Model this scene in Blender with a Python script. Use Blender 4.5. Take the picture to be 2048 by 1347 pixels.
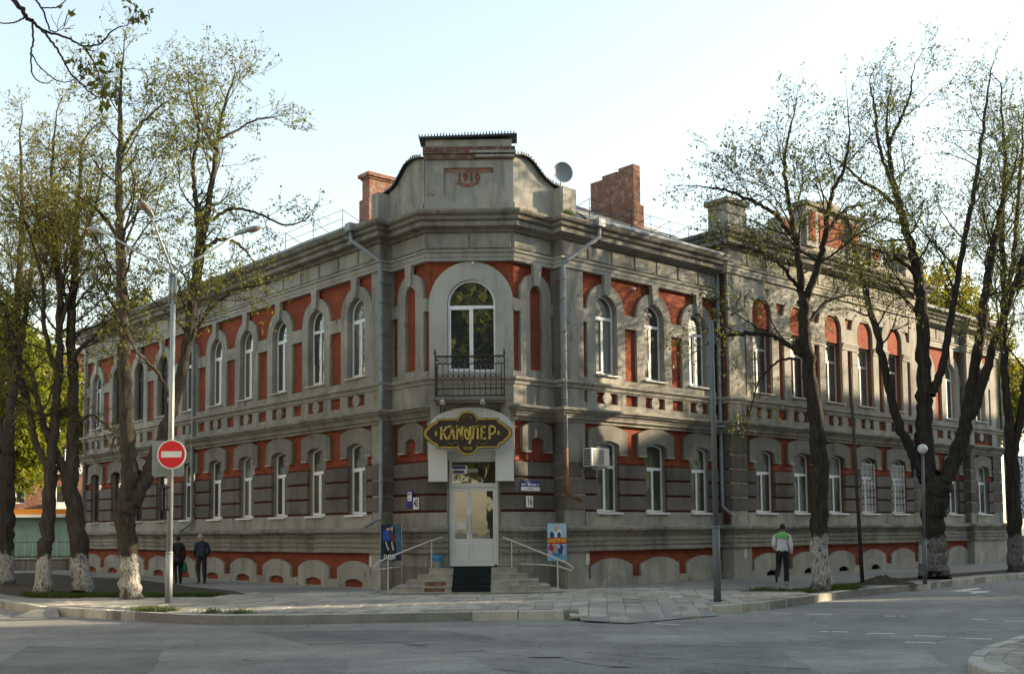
import bpy, bmesh, math, random
import numpy as np
from mathutils import Vector, Matrix, Quaternion
from mathutils.geometry import tessellate_polygon

for o in list(bpy.data.objects): bpy.data.objects.remove(o)
SC = bpy.context.scene
COL = SC.collection
R = math.radians

# ------------------------------------------------------------------ camera
EYE = 1.72
FPX, PITCH, ROLL, PYC = 2166.36, 0.0705656, -0.00984369, 906.07   # measured on the 2048 px wide photograph
_cp, _sp, _c, _s = math.cos(PITCH), math.sin(PITCH), math.cos(ROLL), math.sin(ROLL)
C_FW = Vector((0, _cp, _sp))
_rt = Vector((1, 0, 0)); _up = Vector((0, -_sp, _cp))
C_RT = _rt*_c + _up*_s
C_UP = _up*_c - _rt*_s
cam = bpy.data.cameras.new('camera'); camo = bpy.data.objects.new('camera', cam); COL.objects.link(camo)
camo.matrix_world = Matrix(((C_RT.x, C_UP.x, -C_FW.x, 0), (C_RT.y, C_UP.y, -C_FW.y, 0), (C_RT.z, C_UP.z, -C_FW.z, EYE), (0, 0, 0, 1)))
cam.sensor_width = 36; cam.lens = FPX/2048*36; cam.shift_y = (PYC-673.5)/2048
cam.clip_end = 3000
SC.camera = camo
SC.render.resolution_x = 1024; SC.render.resolution_y = 673

# ------------------------------------------------------------------ light
SUN_AZ, SUN_EL = 76.0, 15.0          # azimuth clockwise from +Y
w = bpy.data.worlds.new('World'); SC.world = w; w.use_nodes = True
nt = w.node_tree; nt.nodes.clear()
sky = nt.nodes.new('ShaderNodeTexSky'); sky.sky_type = 'NISHITA'; sky.sun_disc = False
sky.sun_elevation = R(SUN_EL); sky.sun_rotation = R(SUN_AZ)
sky.air_density = 1.5; sky.dust_density = 0.8; sky.ozone_density = 1.0; sky.altitude = 100
bg = nt.nodes.new('ShaderNodeBackground'); bg.inputs['Strength'].default_value = 0.15
wo = nt.nodes.new('ShaderNodeOutputWorld')
hs = nt.nodes.new('ShaderNodeHueSaturation'); hs.inputs['Saturation'].default_value = 0.72; hs.inputs['Value'].default_value = 0.80
nt.links.new(sky.outputs[0], hs.inputs['Color']); nt.links.new(hs.outputs[0], bg.inputs['Color']); nt.links.new(bg.outputs[0], wo.inputs['Surface'])
sl = bpy.data.lights.new('sun', 'SUN'); sl.energy = 4.0; sl.angle = R(0.53); sl.color = (1.0, 0.80, 0.54)
so = bpy.data.objects.new('sun', sl); COL.objects.link(so)
SUN_DIR = Vector((math.sin(R(SUN_AZ))*math.cos(R(SUN_EL)), math.cos(R(SUN_AZ))*math.cos(R(SUN_EL)), math.sin(R(SUN_EL))))
so.rotation_mode = 'QUATERNION'; so.rotation_quaternion = SUN_DIR.to_track_quat('Z', 'Y'); so.location = (40, 10, 40)
SC.view_settings.view_transform = 'Standard'; SC.view_settings.look = 'None'
SC.view_settings.exposure = 1.75; SC.view_settings.gamma = 1; SC.view_settings.use_curve_mapping = False
SC.render.engine = 'CYCLES'
SC.cycles.max_bounces = 6; SC.cycles.transparent_max_bounces = 6

# ------------------------------------------------------------------ materials
def ramp(nt, fac, stops):
    r = nt.nodes.new('ShaderNodeValToRGB')
    e = r.color_ramp.elements
    while len(e) < len(stops): e.new(0.5)
    for k, (p, c) in enumerate(stops):
        e[k].position = p; e[k].color = (*c, 1) if len(c) == 3 else c
    nt.links.new(fac, r.inputs[0]); return r.outputs[0]
def new_mat(name, rough=0.8, spec=0.3, metal=0.0):
    m = bpy.data.materials.new(name); m.use_nodes = True
    nt = m.node_tree; b = nt.nodes['Principled BSDF']
    b.inputs['Roughness'].default_value = rough; b.inputs['Specular IOR Level'].default_value = spec; b.inputs['Metallic'].default_value = metal
    return m, nt, b
def pos(nt, scale=(1, 1, 1), obj=False):
    if obj:
        g = nt.nodes.new('ShaderNodeTexCoord').outputs['Object']
    else:
        g = nt.nodes.new('ShaderNodeNewGeometry').outputs['Position']
    mp = nt.nodes.new('ShaderNodeMapping'); mp.inputs['Scale'].default_value = scale
    nt.links.new(g, mp.inputs[0]); return mp.outputs[0]
def noise(nt, vec, scale, detail=4, rough=0.6):
    n = nt.nodes.new('ShaderNodeTexNoise'); n.inputs['Scale'].default_value = scale; n.inputs['Detail'].default_value = detail; n.inputs['Roughness'].default_value = rough
    nt.links.new(vec, n.inputs['Vector']); return n.outputs['Fac']
def mixc(nt, a, b, fac, mode='MIX'):
    m = nt.nodes.new('ShaderNodeMix'); m.data_type = 'RGBA'; m.blend_type = mode
    for s, v in ((m.inputs[0], fac), (m.inputs[6], a), (m.inputs[7], b)):
        if isinstance(v, (int, float)): s.default_value = v
        elif isinstance(v, (tuple, list)): s.default_value = (*v, 1)
        else: nt.links.new(v, s)
    return m.outputs[2]
def maths(nt, op, a, b=0.0):
    m = nt.nodes.new('ShaderNodeMath'); m.operation = op
    for s, v in ((m.inputs[0], a), (m.inputs[1], b)):
        if isinstance(v, (int, float)): s.default_value = v
        else: nt.links.new(v, s)
    return m.outputs[0]
def bump(nt, b, h, strength=0.3, dist=0.02):
    bm = nt.nodes.new('ShaderNodeBump'); bm.inputs['Strength'].default_value = strength; bm.inputs['Distance'].default_value = dist
    nt.links.new(h, bm.inputs['Height']); nt.links.new(bm.outputs[0], b.inputs['Normal'])
def simple(name, col, rough=0.7, spec=0.3, metal=0.0, var=0.12, scale=6.0):
    m, nt, b = new_mat(name, rough, spec, metal)
    n = noise(nt, pos(nt), scale, 4)
    c1 = tuple(x*(1-var) for x in col); c2 = tuple(min(1, x*(1+var)) for x in col)
    nt.links.new(ramp(nt, n, [(0.3, c1), (0.7, c2)]), b.inputs['Base Color'])
    return m
def plaster(name, base, stain=0.5, bmp=0.25, objvar=0.0, chip=0.0):
    m, nt, b = new_mat(name, 0.92, 0.15)
    P = pos(nt)
    n1 = noise(nt, P, 0.55, 5, 0.65); n2 = noise(nt, P, 7.0, 5, 0.7)
    st = noise(nt, pos(nt, (1.9, 1.9, 0.33)), 1.0, 6, 0.72)
    lo = tuple(x*0.66 for x in base); hi = tuple(x*1.2 for x in base); warm = (base[0]*1.1, base[1]*1.02, base[2]*0.86)
    c = ramp(nt, n1, [(0.3, lo), (0.5, base), (0.7, hi)])
    c = mixc(nt, c, warm, maths(nt, 'MULTIPLY', n2, 0.5))
    dark = ramp(nt, st, [(0.34, (0.42, 0.41, 0.39)), (0.52, (1, 1, 1))])
    c = mixc(nt, c, dark, stain, 'MULTIPLY')
    spk = ramp(nt, noise(nt, P, 38, 3, 0.7), [(0.3, (0.8, 0.8, 0.8)), (0.6, (1.06, 1.06, 1.06))])
    c = mixc(nt, c, spk, 0.7, 'MULTIPLY')
    # blotchy repairs: slightly different mortar inside irregular cells
    vo = nt.nodes.new('ShaderNodeTexVoronoi'); vo.inputs['Scale'].default_value = 0.9
    wv = nt.nodes.new('ShaderNodeVectorMath'); wv.operation = 'ADD'; nt.links.new(P, wv.inputs[0])
    ns = nt.nodes.new('ShaderNodeTexNoise'); ns.inputs['Scale'].default_value = 2.4; ns.inputs['Detail'].default_value = 4; nt.links.new(P, ns.inputs['Vector']); nt.links.new(ns.outputs['Color'], wv.inputs[1]); nt.links.new(wv.outputs[0], vo.inputs['Vector'])
    sp = nt.nodes.new('ShaderNodeSeparateColor'); nt.links.new(vo.outputs['Color'], sp.inputs[0])
    c = mixc(nt, c, ramp(nt, sp.outputs[0], [(0.0, (0.86, 0.86, 0.87)), (0.45, (1, 1, 1)), (0.8, (1.0, 1.0, 1.0)), (0.86, (1.16, 1.14, 1.10))]), 0.8, 'MULTIPLY')
    if chip:
        cm = maths(nt, 'ADD', maths(nt, 'MULTIPLY', noise(nt, P, 1.5, 3, .6), .55), maths(nt, 'MULTIPLY', noise(nt, P, 6.5, 5, .75), .45))
        c = mixc(nt, c, mixc(nt, (0.24, 0.10, 0.06), (0.14, 0.12, 0.10), n2), ramp(nt, cm, [(0.645-chip*.05, (0, 0, 0)), (0.665-chip*.05, (1, 1, 1))]))
    if objvar:
        oi = nt.nodes.new('ShaderNodeObjectInfo')
        c = mixc(nt, c, ramp(nt, oi.outputs['Random'], [(0, (1-objvar,)*3), (0.5, (1, 1, 1)), (1, (1+objvar*.6, 1+objvar*.5, 1+objvar*.4))]), 1.0, 'MULTIPLY')
    nt.links.new(c, b.inputs['Base Color'])
    bump(nt, b, maths(nt, 'ADD', maths(nt, 'MULTIPLY', n2, 0.6), noise(nt, P, 40, 3)), bmp, 0.015)
    return m
def bricks(name, c1, c2, mortar, paint=0.75, axis_scale=1.0, worn=0.0):
    m, nt, b = new_mat(name, 0.88, 0.2)
    tc = nt.nodes.new('ShaderNodeTexCoord').outputs['Object']
    sx = nt.nodes.new('ShaderNodeSeparateXYZ'); nt.links.new(tc, sx.inputs[0])
    cb = nt.nodes.new('ShaderNodeCombineXYZ')
    nt.links.new(maths(nt, 'ADD', sx.outputs[0], sx.outputs[1]), cb.inputs[0]); nt.links.new(sx.outputs[2], cb.inputs[1])
    bt = nt.nodes.new('ShaderNodeTexBrick'); nt.links.new(cb.outputs[0], bt.inputs['Vector'])
    bt.inputs['Scale'].default_value = 1.0; bt.inputs['Brick Width'].default_value = 0.26; bt.inputs['Row Height'].default_value = 0.077
    bt.inputs['Mortar Size'].default_value = 0.008; bt.inputs['Mortar Smooth'].default_value = 0.3; bt.inputs['Bias'].default_value = 0.0
    bt.inputs['Color1'].default_value = (*c1, 1); bt.inputs['Color2'].default_value = (*c2, 1); bt.inputs['Mortar'].default_value = (*mortar, 1)
    P = pos(nt)
    n = noise(nt, P, 1.3, 5, 0.7)
    c = mixc(nt, bt.outputs['Color'], ramp(nt, n, [(0.3, (0.62, 0.6, 0.58)), (0.7, (1.12, 1.1, 1.08))]), 0.9, 'MULTIPLY')
    c = mixc(nt, c, ramp(nt, noise(nt, P, 22, 3), [(0.3, (0.8, 0.8, 0.8)), (0.7, (1.15, 1.15, 1.15))]), 0.8, 'MULTIPLY')
    if worn:
        c = mixc(nt, c, (0.30, 0.27, 0.23), maths(nt, 'MULTIPLY', ramp(nt, noise(nt, P, 4.5, 5, .75), [(0.5, (0, 0, 0)), (0.62, (1, 1, 1))]), worn))
    nt.links.new(c, b.inputs['Base Color'])
    h = maths(nt, 'ADD', maths(nt, 'MULTIPLY', bt.outputs['Fac'], -1.0), maths(nt, 'MULTIPLY', noise(nt, P, 60, 3), 0.5))
    bump(nt, b, h, 0.6, 0.012)
    return m

M = {}
M['plaster'] = plaster('grey_plaster', (0.31, 0.308, 0.282), 0.7, chip=.5)
M['plaster_light'] = plaster('pale_plaster', (0.34, 0.337, 0.31), 0.5, chip=.5)
M['plaster_hood'] = plaster('hood_plaster', (0.215, 0.21, 0.195), 0.5, chip=.3)
M['moulding'] = plaster('moulding_plaster', (0.265, 0.26, 0.235), 0.7, chip=.6)
M['brick_decayed'] = bricks('decayed_brick', (0.15, 0.07, 0.045), (0.09, 0.055, 0.04), (0.16, 0.14, 0.12), worn=0.45)
M['plaster_dark'] = plaster('dark_plaster', (0.15, 0.14, 0.13), 0.6, objvar=0.22)
M['plinth_dark'] = plaster('plinth_plaster', (0.2, 0.195, 0.175), 0.6)
M['plaster_front'] = plaster('front_plaster', (0.41, 0.412, 0.39), 0.4, chip=.3)
M['ledge'] = plaster('ledge_plaster', (0.39, 0.385, 0.355), 0.7, chip=.7)
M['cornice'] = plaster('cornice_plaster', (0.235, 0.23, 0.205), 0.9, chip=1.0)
M['brick'] = bricks('red_painted_brick', (0.255, 0.062, 0.031), (0.32, 0.082, 0.041), (0.19, 0.06, 0.036))
M['brick_old'] = bricks('old_brick', (0.27, 0.105, 0.06), (0.17, 0.07, 0.045), (0.22, 0.19, 0.15), worn=0.55)
M['joint'] = simple('joint_red', (0.10, 0.03, 0.02), 0.9, 0.1)
M['pale_block'] = plaster('pale_block_plaster', (0.55, 0.54, 0.50), 0.4)
M['reveal'] = plaster('reveal_plaster', (0.26, 0.25, 0.225), 0.4)
M['reveal_red'] = simple('reveal_red', (0.17, 0.07, 0.045), 0.9, 0.1, var=0.2)
M['pvc'] = simple('white_pvc', (0.80, 0.82, 0.82), 0.35, 0.5, var=0.04)
M['wood_frame'] = simple('old_white_frame', (0.55, 0.55, 0.52), 0.6, 0.3, var=0.15, scale=14)
M['dark_frame'] = simple('dark_frame', (0.05, 0.04, 0.035), 0.6, 0.3)
M['sill'] = simple('sill_metal', (0.42, 0.42, 0.40), 0.5, 0.4, var=0.15)
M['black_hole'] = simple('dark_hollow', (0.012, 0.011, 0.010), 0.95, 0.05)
def glass(name, col, refl, folds=None):
    m, nt, b = new_mat(name, 0.35, 0.2)
    b.inputs['Base Color'].default_value = (*col, 1)
    if folds:
        f = noise(nt, pos(nt, (13, 13, .35), True), 1.0, 3, .5); g_ = noise(nt, pos(nt, (1.1, 1.1, .5)), 1.0, 2)
        cc = ramp(nt, f, [(0.35, tuple(x*.45 for x in folds)), (0.62, folds)])
        nt.links.new(mixc(nt, cc, col, ramp(nt, g_, [(0.42, (0, 0, 0)), (0.50, (.85, .85, .85))])), b.inputs['Base Color'])
    gl = nt.nodes.new('ShaderNodeBsdfGlossy'); gl.inputs['Roughness'].default_value = 0.015; gl.inputs['Color'].default_value = (0.92, 0.95, 0.96, 1)
    n = noise(nt, pos(nt), 1.6, 2); bm = nt.nodes.new('ShaderNodeBump'); bm.inputs['Strength'].default_value = 0.05; bm.inputs['Distance'].default_value = 0.05
    nt.links.new(n, bm.inputs['Height']); nt.links.new(bm.outputs[0], gl.inputs['Normal'])
    fr = nt.nodes.new('ShaderNodeFresnel'); fr.inputs[0].default_value = 1.5
    mx = nt.nodes.new('ShaderNodeMixShader')
    nt.links.new(maths(nt, 'ADD', maths(nt, 'MULTIPLY', fr.outputs[0], 1.0), refl), mx.inputs[0])
    nt.links.new(b.outputs[0], mx.inputs[1]); nt.links.new(gl.outputs[0], mx.inputs[2])
    nt.links.new(mx.outputs[0], nt.nodes['Material Output'].inputs['Surface'])
    return m
M['glass'] = glass('window_glass', (0.03, 0.034, 0.035), 0.10)
M['glass_curtain'] = glass('curtained_glass', (0.05, 0.055, 0.055), 0.08, (0.19, 0.20, 0.195))
M['glass_blind'] = glass('blind_glass', (0.035, 0.042, 0.03), 0.08, (0.13, 0.145, 0.07))
M['glass_door'] = glass('door_glass', (0.03, 0.034, 0.02), 0.10)
M['glass_bright'] = glass('reflecting_glass', (0.03, 0.034, 0.035), 0.30)
M['iron'] = simple('black_iron', (0.018, 0.018, 0.019), 0.55, 0.4)
M['pipe'] = simple('zinc_pipe', (0.25, 0.28, 0.29), 0.55, 0.4, 0.2, var=0.2, scale=3)
M['rust'] = simple('rusty_pipe', (0.19, 0.115, 0.06), 0.85, 0.15, 0.1, var=0.55, scale=5)
M['steel'] = simple('galvanised_steel', (0.29, 0.325, 0.335), 0.45, 0.5, 0.4, var=0.06)
M['steel_dark'] = simple('dark_grey_paint', (0.125, 0.14, 0.155), 0.5, 0.4, var=0.1)
M['pole_brown'] = simple('rusty_dark_pole', (0.05, 0.042, 0.035), 0.7, 0.3)
M['handrail'] = simple('handrail_paint', (0.52, 0.50, 0.46), 0.45, 0.5, var=0.08)
M['white'] = simple('white_paint', (0.78, 0.78, 0.76), 0.5, 0.4, var=0.05)
M['white_panel'] = simple('white_cladding', (0.60, 0.62, 0.61), 0.4, 0.4, var=0.05, scale=2)
M['red_sign'] = simple('sign_red', (0.72, 0.02, 0.025), 0.4, 0.4, var=0.03)
M['blue_sign'] = simple('sign_blue', (0.02, 0.035, 0.22), 0.4, 0.4, var=0.05)
M['black'] = simple('black_plastic', (0.02, 0.02, 0.022), 0.5, 0.4)
M['gold'] = simple('gold_letter', (0.62, 0.46, 0.13), 0.38, 0.5, 0.55, var=0.25, scale=9)
M['gold_dark'] = simple('gold_rim', (0.42, 0.30, 0.06), 0.42, 0.5, 0.4, var=0.3, scale=5)
M['brown_board'] = simple('brown_board', (0.035, 0.022, 0.018), 0.5, 0.4, var=0.15)
M['mat'] = simple('dark_step_mat', (0.018, 0.024, 0.026), 0.95, 0.1, var=0.2, scale=40)
M['tile'] = plaster('step_tile', (0.40, 0.39, 0.355), 0.3, 0.1, objvar=0.12)
M['lamp_cover'] = simple('lamp_cover', (0.22, 0.25, 0.28), 0.35, 0.5, var=0.05)
M['globe'] = simple('opal_globe', (0.72, 0.74, 0.74), 0.35, 0.5, var=0.03)
M['lamp_lens'] = simple('lamp_lens', (0.22, 0.2, 0.16), 0.3, 0.5, var=0.2, scale=12)
M['ac_white'] = simple('ac_white', (0.62, 0.61, 0.57), 0.5, 0.4, var=0.05)
M['ac_grey'] = simple('ac_grille', (0.24, 0.25, 0.24), 0.6, 0.3)
M['blue_bin'] = simple('blue_plastic', (0.04, 0.20, 0.42), 0.4, 0.4)
M['bag_green'] = simple('green_bag', (0.015, 0.16, 0.07), 0.5, 0.4, var=0.3, scale=20)
M['dish'] = simple('dish_grey', (0.22, 0.235, 0.245), 0.5, 0.4, var=0.04)
M['paper'] = simple('paper', (0.6, 0.58, 0.53), 0.9, 0.1, var=0.25, scale=25)
M['skin'] = simple('skin', (0.42, 0.24, 0.17), 0.6, 0.3, var=0.06)
M['skin_dark'] = simple('tanned_skin', (0.28, 0.16, 0.12), 0.6, 0.3, var=0.06)
def roofing():
    m, nt, b = new_mat('roof_sheet', 0.85, 0.25)
    P = pos(nt)
    c = ramp(nt, noise(nt, P, 1.1, 6, 0.7), [(0.3, (0.16, 0.16, 0.155)), (0.55, (0.26, 0.255, 0.245)), (0.75, (0.33, 0.32, 0.30))])
    c = mixc(nt, c, ramp(nt, noise(nt, P, 14, 4, 0.7), [(0.35, (0.65, 0.66, 0.6)), (0.6, (1.1, 1.1, 1.1))]), 0.8, 'MULTIPLY')
    nt.links.new(c, b.inputs['Base Color']); bump(nt, b, noise(nt, P, 20, 4), 0.4, 0.02); return m
M['roof'] = roofing()
def asphalt(name, base, crack=True):
    m, nt, b = new_mat(name, 0.95, 0.12)
    P = pos(nt)
    big = noise(nt, P, 0.22, 5, 0.6); mid = noise(nt, P, 1.7, 5, 0.65); fine = noise(nt, P, 34, 6, 0.8)
    c = ramp(nt, big, [(0.32, tuple(x*0.78 for x in base)), (0.5, base), (0.68, (base[0]*1.28, base[1]*1.26, base[2]*1.2))])
    c = mixc(nt, c, ramp(nt, mid, [(0.3, (0.8, 0.8, 0.8)), (0.7, (1.15, 1.14, 1.12))]), 0.85, 'MULTIPLY')
    c = mixc(nt, c, ramp(nt, fine, [(0.36, (0.62, 0.62, 0.62)), (0.6, (1.3, 1.3, 1.3))]), 0.85, 'MULTIPLY')
    # tyre-polished streaks along the road in front
    st = noise(nt, pos(nt, (0.05, 0.9, 1)), 1.0, 4, 0.6)
    c = mixc(nt, c, ramp(nt, st, [(0.36, (0.82, 0.82, 0.83)), (0.6, (1.08, 1.08, 1.07))]), 0.7, 'MULTIPLY')
    h = fine
    if crack:
        wv = nt.nodes.new('ShaderNodeVectorMath'); wv.operation = 'ADD'
        sc = nt.nodes.new('ShaderNodeTexNoise'); sc.inputs['Scale'].default_value = 0.9; sc.inputs['Detail'].default_value = 4
        nt.links.new(P, sc.inputs['Vector']); nt.links.new(P, wv.inputs[0])
        ml = nt.nodes.new('ShaderNodeVectorMath'); ml.operation = 'SCALE'; ml.inputs['Scale'].default_value = 1.6
        nt.links.new(sc.outputs['Color'], ml.inputs[0]); nt.links.new(ml.outputs[0], wv.inputs[1])
        vo = nt.nodes.new('ShaderNodeTexVoronoi'); vo.feature = 'DISTANCE_TO_EDGE'; vo.inputs['Scale'].default_value = 0.28
        nt.links.new(wv.outputs[0], vo.inputs['Vector'])
        ck = ramp(nt, vo.outputs['Distance'], [(0.0, (0.25, 0.25, 0.25)), (0.006, (1, 1, 1))])
        gate = ramp(nt, noise(nt, P, 0.35, 2), [(0.5, (0, 0, 0)), (0.6, (1, 1, 1))])
        c = mixc(nt, c, mixc(nt, (1, 1, 1), ck, gate), 1.0, 'MULTIPLY')
    nt.links.new(c, b.inputs['Base Color']); bump(nt, b, h, 0.5, 0.008)
    return m
M['road'] = asphalt('asphalt', (0.255, 0.252, 0.238))
M['walk'] = asphalt('old_asphalt_walk', (0.27, 0.265, 0.248), False)
M['slab'] = plaster('paving_concrete', (0.40, 0.39, 0.355), 0.4, 0.25, objvar=0.2)
M['kerbstone'] = plaster('kerb_concrete', (0.52, 0.51, 0.47), 0.45, 0.35, objvar=0.14)
M['soil'] = plaster('bare_soil', (0.075, 0.062, 0.047), 0.3, 0.6)
M['marking'] = plaster('road_paint', (0.72, 0.72, 0.69), 0.4, 0.1)
M['hole'] = simple('pothole_dark', (0.022, 0.021, 0.02), 0.95, 0.1, var=0.4, scale=12)
M['low_wall'] = plaster('rough_wall', (0.22, 0.2, 0.17), 0.6)
def bark(name, base, lime=None, limecol=(0.5, 0.49, 0.45)):
    m, nt, b = new_mat(name, 0.95, 0.1)
    v = pos(nt, (9, 9, 1.5)); n = noise(nt, v, 1.3, 6, 0.7); P = pos(nt)
    c = ramp(nt, n, [(0.3, tuple(x*0.45 for x in base)), (0.52, base), (0.75, tuple(x*1.7 for x in base))])
    if lime:
        sx = nt.nodes.new('ShaderNodeSeparateXYZ'); nt.links.new(P, sx.inputs[0])
        e = maths(nt, 'ADD', sx.outputs[2], maths(nt, 'MULTIPLY', maths(nt, 'SUBTRACT', noise(nt, P, 5, 4), 0.5), 0.8))
        up = ramp(nt, maths(nt, 'SUBTRACT', e, lime-0.5), [(0.45, (1, 1, 1)), (0.55, (0, 0, 0))])
        lo = ramp(nt, maths(nt, 'ADD', e, 0.3), [(0.36, (0.15, 0.15, 0.15)), (0.62, (1, 1, 1))])
        chips = ramp(nt, noise(nt, pos(nt, (14, 14, 5)), 1.6, 5, 0.75), [(0.40, (0.05, 0.05, 0.05)), (0.52, (1, 1, 1))])
        f = maths(nt, 'MULTIPLY', maths(nt, 'MULTIPLY', up, lo), chips)
        c = mixc(nt, c, limecol, f)
    nt.links.new(c, b.inputs['Base Color']); bump(nt, b, n, 0.9, 0.05)
    return m
M['bark'] = bark('bark', (0.052, 0.044, 0.036))
M['bark_lime'] = bark('limewashed_bark', (0.066, 0.058, 0.047), 1.1, (0.46, 0.45, 0.42))
M['bark_lime_tall'] = bark('tall_limewashed_bark', (0.05, 0.043, 0.035), 1.45, (0.44, 0.44, 0.41))
M['bark_lime_faded'] = bark('faded_limewashed_bark', (0.05, 0.043, 0.036), 1.35, (0.22, 0.215, 0.2))
M['twig'] = simple('twig', (0.055, 0.045, 0.035), 0.9, 0.1, var=0.3)
def leafmat(name, c1, c2, tr=0.45):
    m, nt, b = new_mat(name, 0.55, 0.3)
    oi = nt.nodes.new('ShaderNodeNewGeometry').outputs['Random Per Island']
    c = ramp(nt, oi, [(0.0, c1), (0.6, c2), (1.0, (c2[0]*1.25, c2[1]*1.05, c2[2]))])
    nt.links.new(c, b.inputs['Base Color'])
    t = nt.nodes.new('ShaderNodeBsdfTranslucent')
    nt.links.new(mixc(nt, c, (1.5, 1.5, 0.7), 1.0, 'MULTIPLY'), t.inputs['Color'])
    mx = nt.nodes.new('ShaderNodeMixShader'); mx.inputs[0].default_value = tr
    nt.links.new(b.outputs[0], mx.inputs[1]); nt.links.new(t.outputs[0], mx.inputs[2])
    nt.links.new(mx.outputs[0], nt.nodes['Material Output'].inputs['Surface'])
    return m
M['leaf'] = leafmat('young_leaf', (0.09, 0.112, 0.02), (0.14, 0.155, 0.03), 0.45)
M['leaf_olive'] = leafmat('olive_bud_leaf', (0.115, 0.118, 0.024), (0.165, 0.16, 0.034), 0.48)
M['leaf_bright'] = leafmat('bright_leaf', (0.11, 0.15, 0.018), (0.17, 0.19, 0.025), 0.5)
M['leaf_green'] = leafmat('green_leaf', (0.055, 0.078, 0.017), (0.088, 0.108, 0.024), 0.36)
M['grass'] = leafmat('grass_blade', (0.045, 0.085, 0.018), (0.075, 0.12, 0.025), 0.3)

# ------------------------------------------------------------------ mesh helpers
class MB:
    """collects faces; build() links them as one mesh object"""
    def __init__(s): s.v = []; s.f = []; s.m = []
    def add(s, v, f, m=0):
        o = len(s.v); s.v.extend([tuple(p) for p in v]); s.f.extend([tuple(i+o for i in q) for q in f]); s.m.extend([m]*len(f)); return s
    def box(s, x0, x1, y0, y1, z0, z1, m=0):
        v = [(x0,y0,z0),(x1,y0,z0),(x1,y1,z0),(x0,y1,z0),(x0,y0,z1),(x1,y0,z1),(x1,y1,z1),(x0,y1,z1)]
        return s.add(v, [(0,3,2,1),(4,5,6,7),(0,1,5,4),(1,2,6,5),(2,3,7,6),(3,0,4,7)], m)
    def block(s, x0, x1, y0, y1, z0, z1, c=0.015, m=0):
        """box whose front (-y) edges are chamfered"""
        v = [(x0,y0+c,z0),(x1,y0+c,z0),(x1,y0+c,z1),(x0,y0+c,z1),(x0+c,y0,z0+c),(x1-c,y0,z0+c),(x1-c,y0,z1-c),(x0+c,y0,z1-c),(x0,y1,z0),(x1,y1,z0),(x1,y1,z1),(x0,y1,z1)]
        return s.add(v, [(4,5,6,7),(0,1,5,4),(1,2,6,5),(2,3,7,6),(3,0,4,7),(0,8,9,1),(1,9,10,2),(2,10,11,3),(3,11,8,0),(9,8,11,10)], m)
    def prism(s, loops, y0, y1, m=0, mside=None, back=True):
        """2-D loops (x,z), the first the outline and the rest holes, from y0 (front) to y1"""
        if mside is None: mside = m
        def area(l): return sum(l[i-1][0]*l[i][1]-l[i][0]*l[i-1][1] for i in range(len(l)))
        ls = []
        for k, l in enumerate(loops):
            a = area(l); ls.append(l if (a > 0) == (k == 0) else l[::-1])
        tris = tessellate_polygon([[Vector((p[0], p[1], 0)) for p in l] for l in ls])
        flat = [p for l in ls for p in l]; n = len(flat)
        def ok(t):
            a, b, c = (flat[i] for i in t); return (b[0]-a[0])*(c[1]-a[1])-(c[0]-a[0])*(b[1]-a[1])
        ft = []
        for t in tris:
            q = ok(t)
            if abs(q) < 1e-12: continue
            ft.append(tuple(t) if q > 0 else (t[0], t[2], t[1]))
        s.add([(p[0], y0, p[1]) for p in flat], ft, m)
        if back: s.add([(p[0], y1, p[1]) for p in flat], [t[::-1] for t in ft], m)
        b = 0
        for l in ls:
            k = len(l)
            s.add([(p[0], y0, p[1]) for p in l]+[(p[0], y1, p[1]) for p in l], [(i, k+i, k+(i+1) % k, (i+1) % k) for i in range(k)], mside)
        return s
    def tube(s, pts, rad, n=8, m=0, cap=True):
        pts = [Vector(p) for p in pts]; k = len(pts)
        if not hasattr(rad, '__len__'): rad = [rad]*k
        vs = []; ref = None
        for i in range(k):
            t = (pts[min(i+1, k-1)]-pts[max(i-1, 0)])
            t = t.normalized() if t.length > 1e-9 else Vector((0, 0, 1))
            if ref is None: ref = Vector((1, 0, 0)) if abs(t.x) < 0.8 else Vector((0, 1, 0))
            a = t.cross(ref).normalized(); b = a.cross(t).normalized(); ref = b
            for j in range(n):
                th = 2*math.pi*j/n
                vs.append(pts[i]+(a*math.cos(th)+b*math.sin(th))*rad[i])
        fs = [(i*n+j, i*n+(j+1) % n, (i+1)*n+(j+1) % n, (i+1)*n+j) for i in range(k-1) for j in range(n)]
        if cap: fs += [tuple(range(n))[::-1], tuple((k-1)*n+j for j in range(n))]
        return s.add(vs, fs, m)
    def lathe(s, prof, cx=0, cy=0, n=16, m=0):
        vs = [(cx+r*math.cos(2*math.pi*j/n), cy+r*math.sin(2*math.pi*j/n), z) for r, z in prof for j in range(n)]
        k = len(prof)
        return s.add(vs, [(i*n+j, i*n+(j+1) % n, (i+1)*n+(j+1) % n, (i+1)*n+j) for i in range(k-1) for j in range(n)]+[tuple(range(n))[::-1], tuple((k-1)*n+j for j in range(n))], m)
    def mesh(s, name, mats, smooth=False):
        me = bpy.data.meshes.new(name); me.from_pydata(s.v, [], s.f)
        for q in (mats if isinstance(mats, (list, tuple)) else [mats]): me.materials.append(q)
        me.polygons.foreach_set('material_index', s.m)
        if smooth: me.polygons.foreach_set('use_smooth', [True]*len(me.polygons))
        me.update(); return me
    def build(s, name, mats, parent=None, M4=None, smooth=False):
        return link(name, s.mesh(name, mats, smooth), parent, M4)
def link(name, me, parent=None, M4=None):
    o = bpy.data.objects.new(name, me); COL.objects.link(o)
    if parent: o.parent = parent
    if M4 is not None: o.matrix_local = M4
    return o
def tag(o, label=None, cat=None, group=None, kind=None):
    for k, v in (('label', label), ('category', cat), ('group', group), ('kind', kind)):
        if v: o[k] = v
    return o
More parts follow.
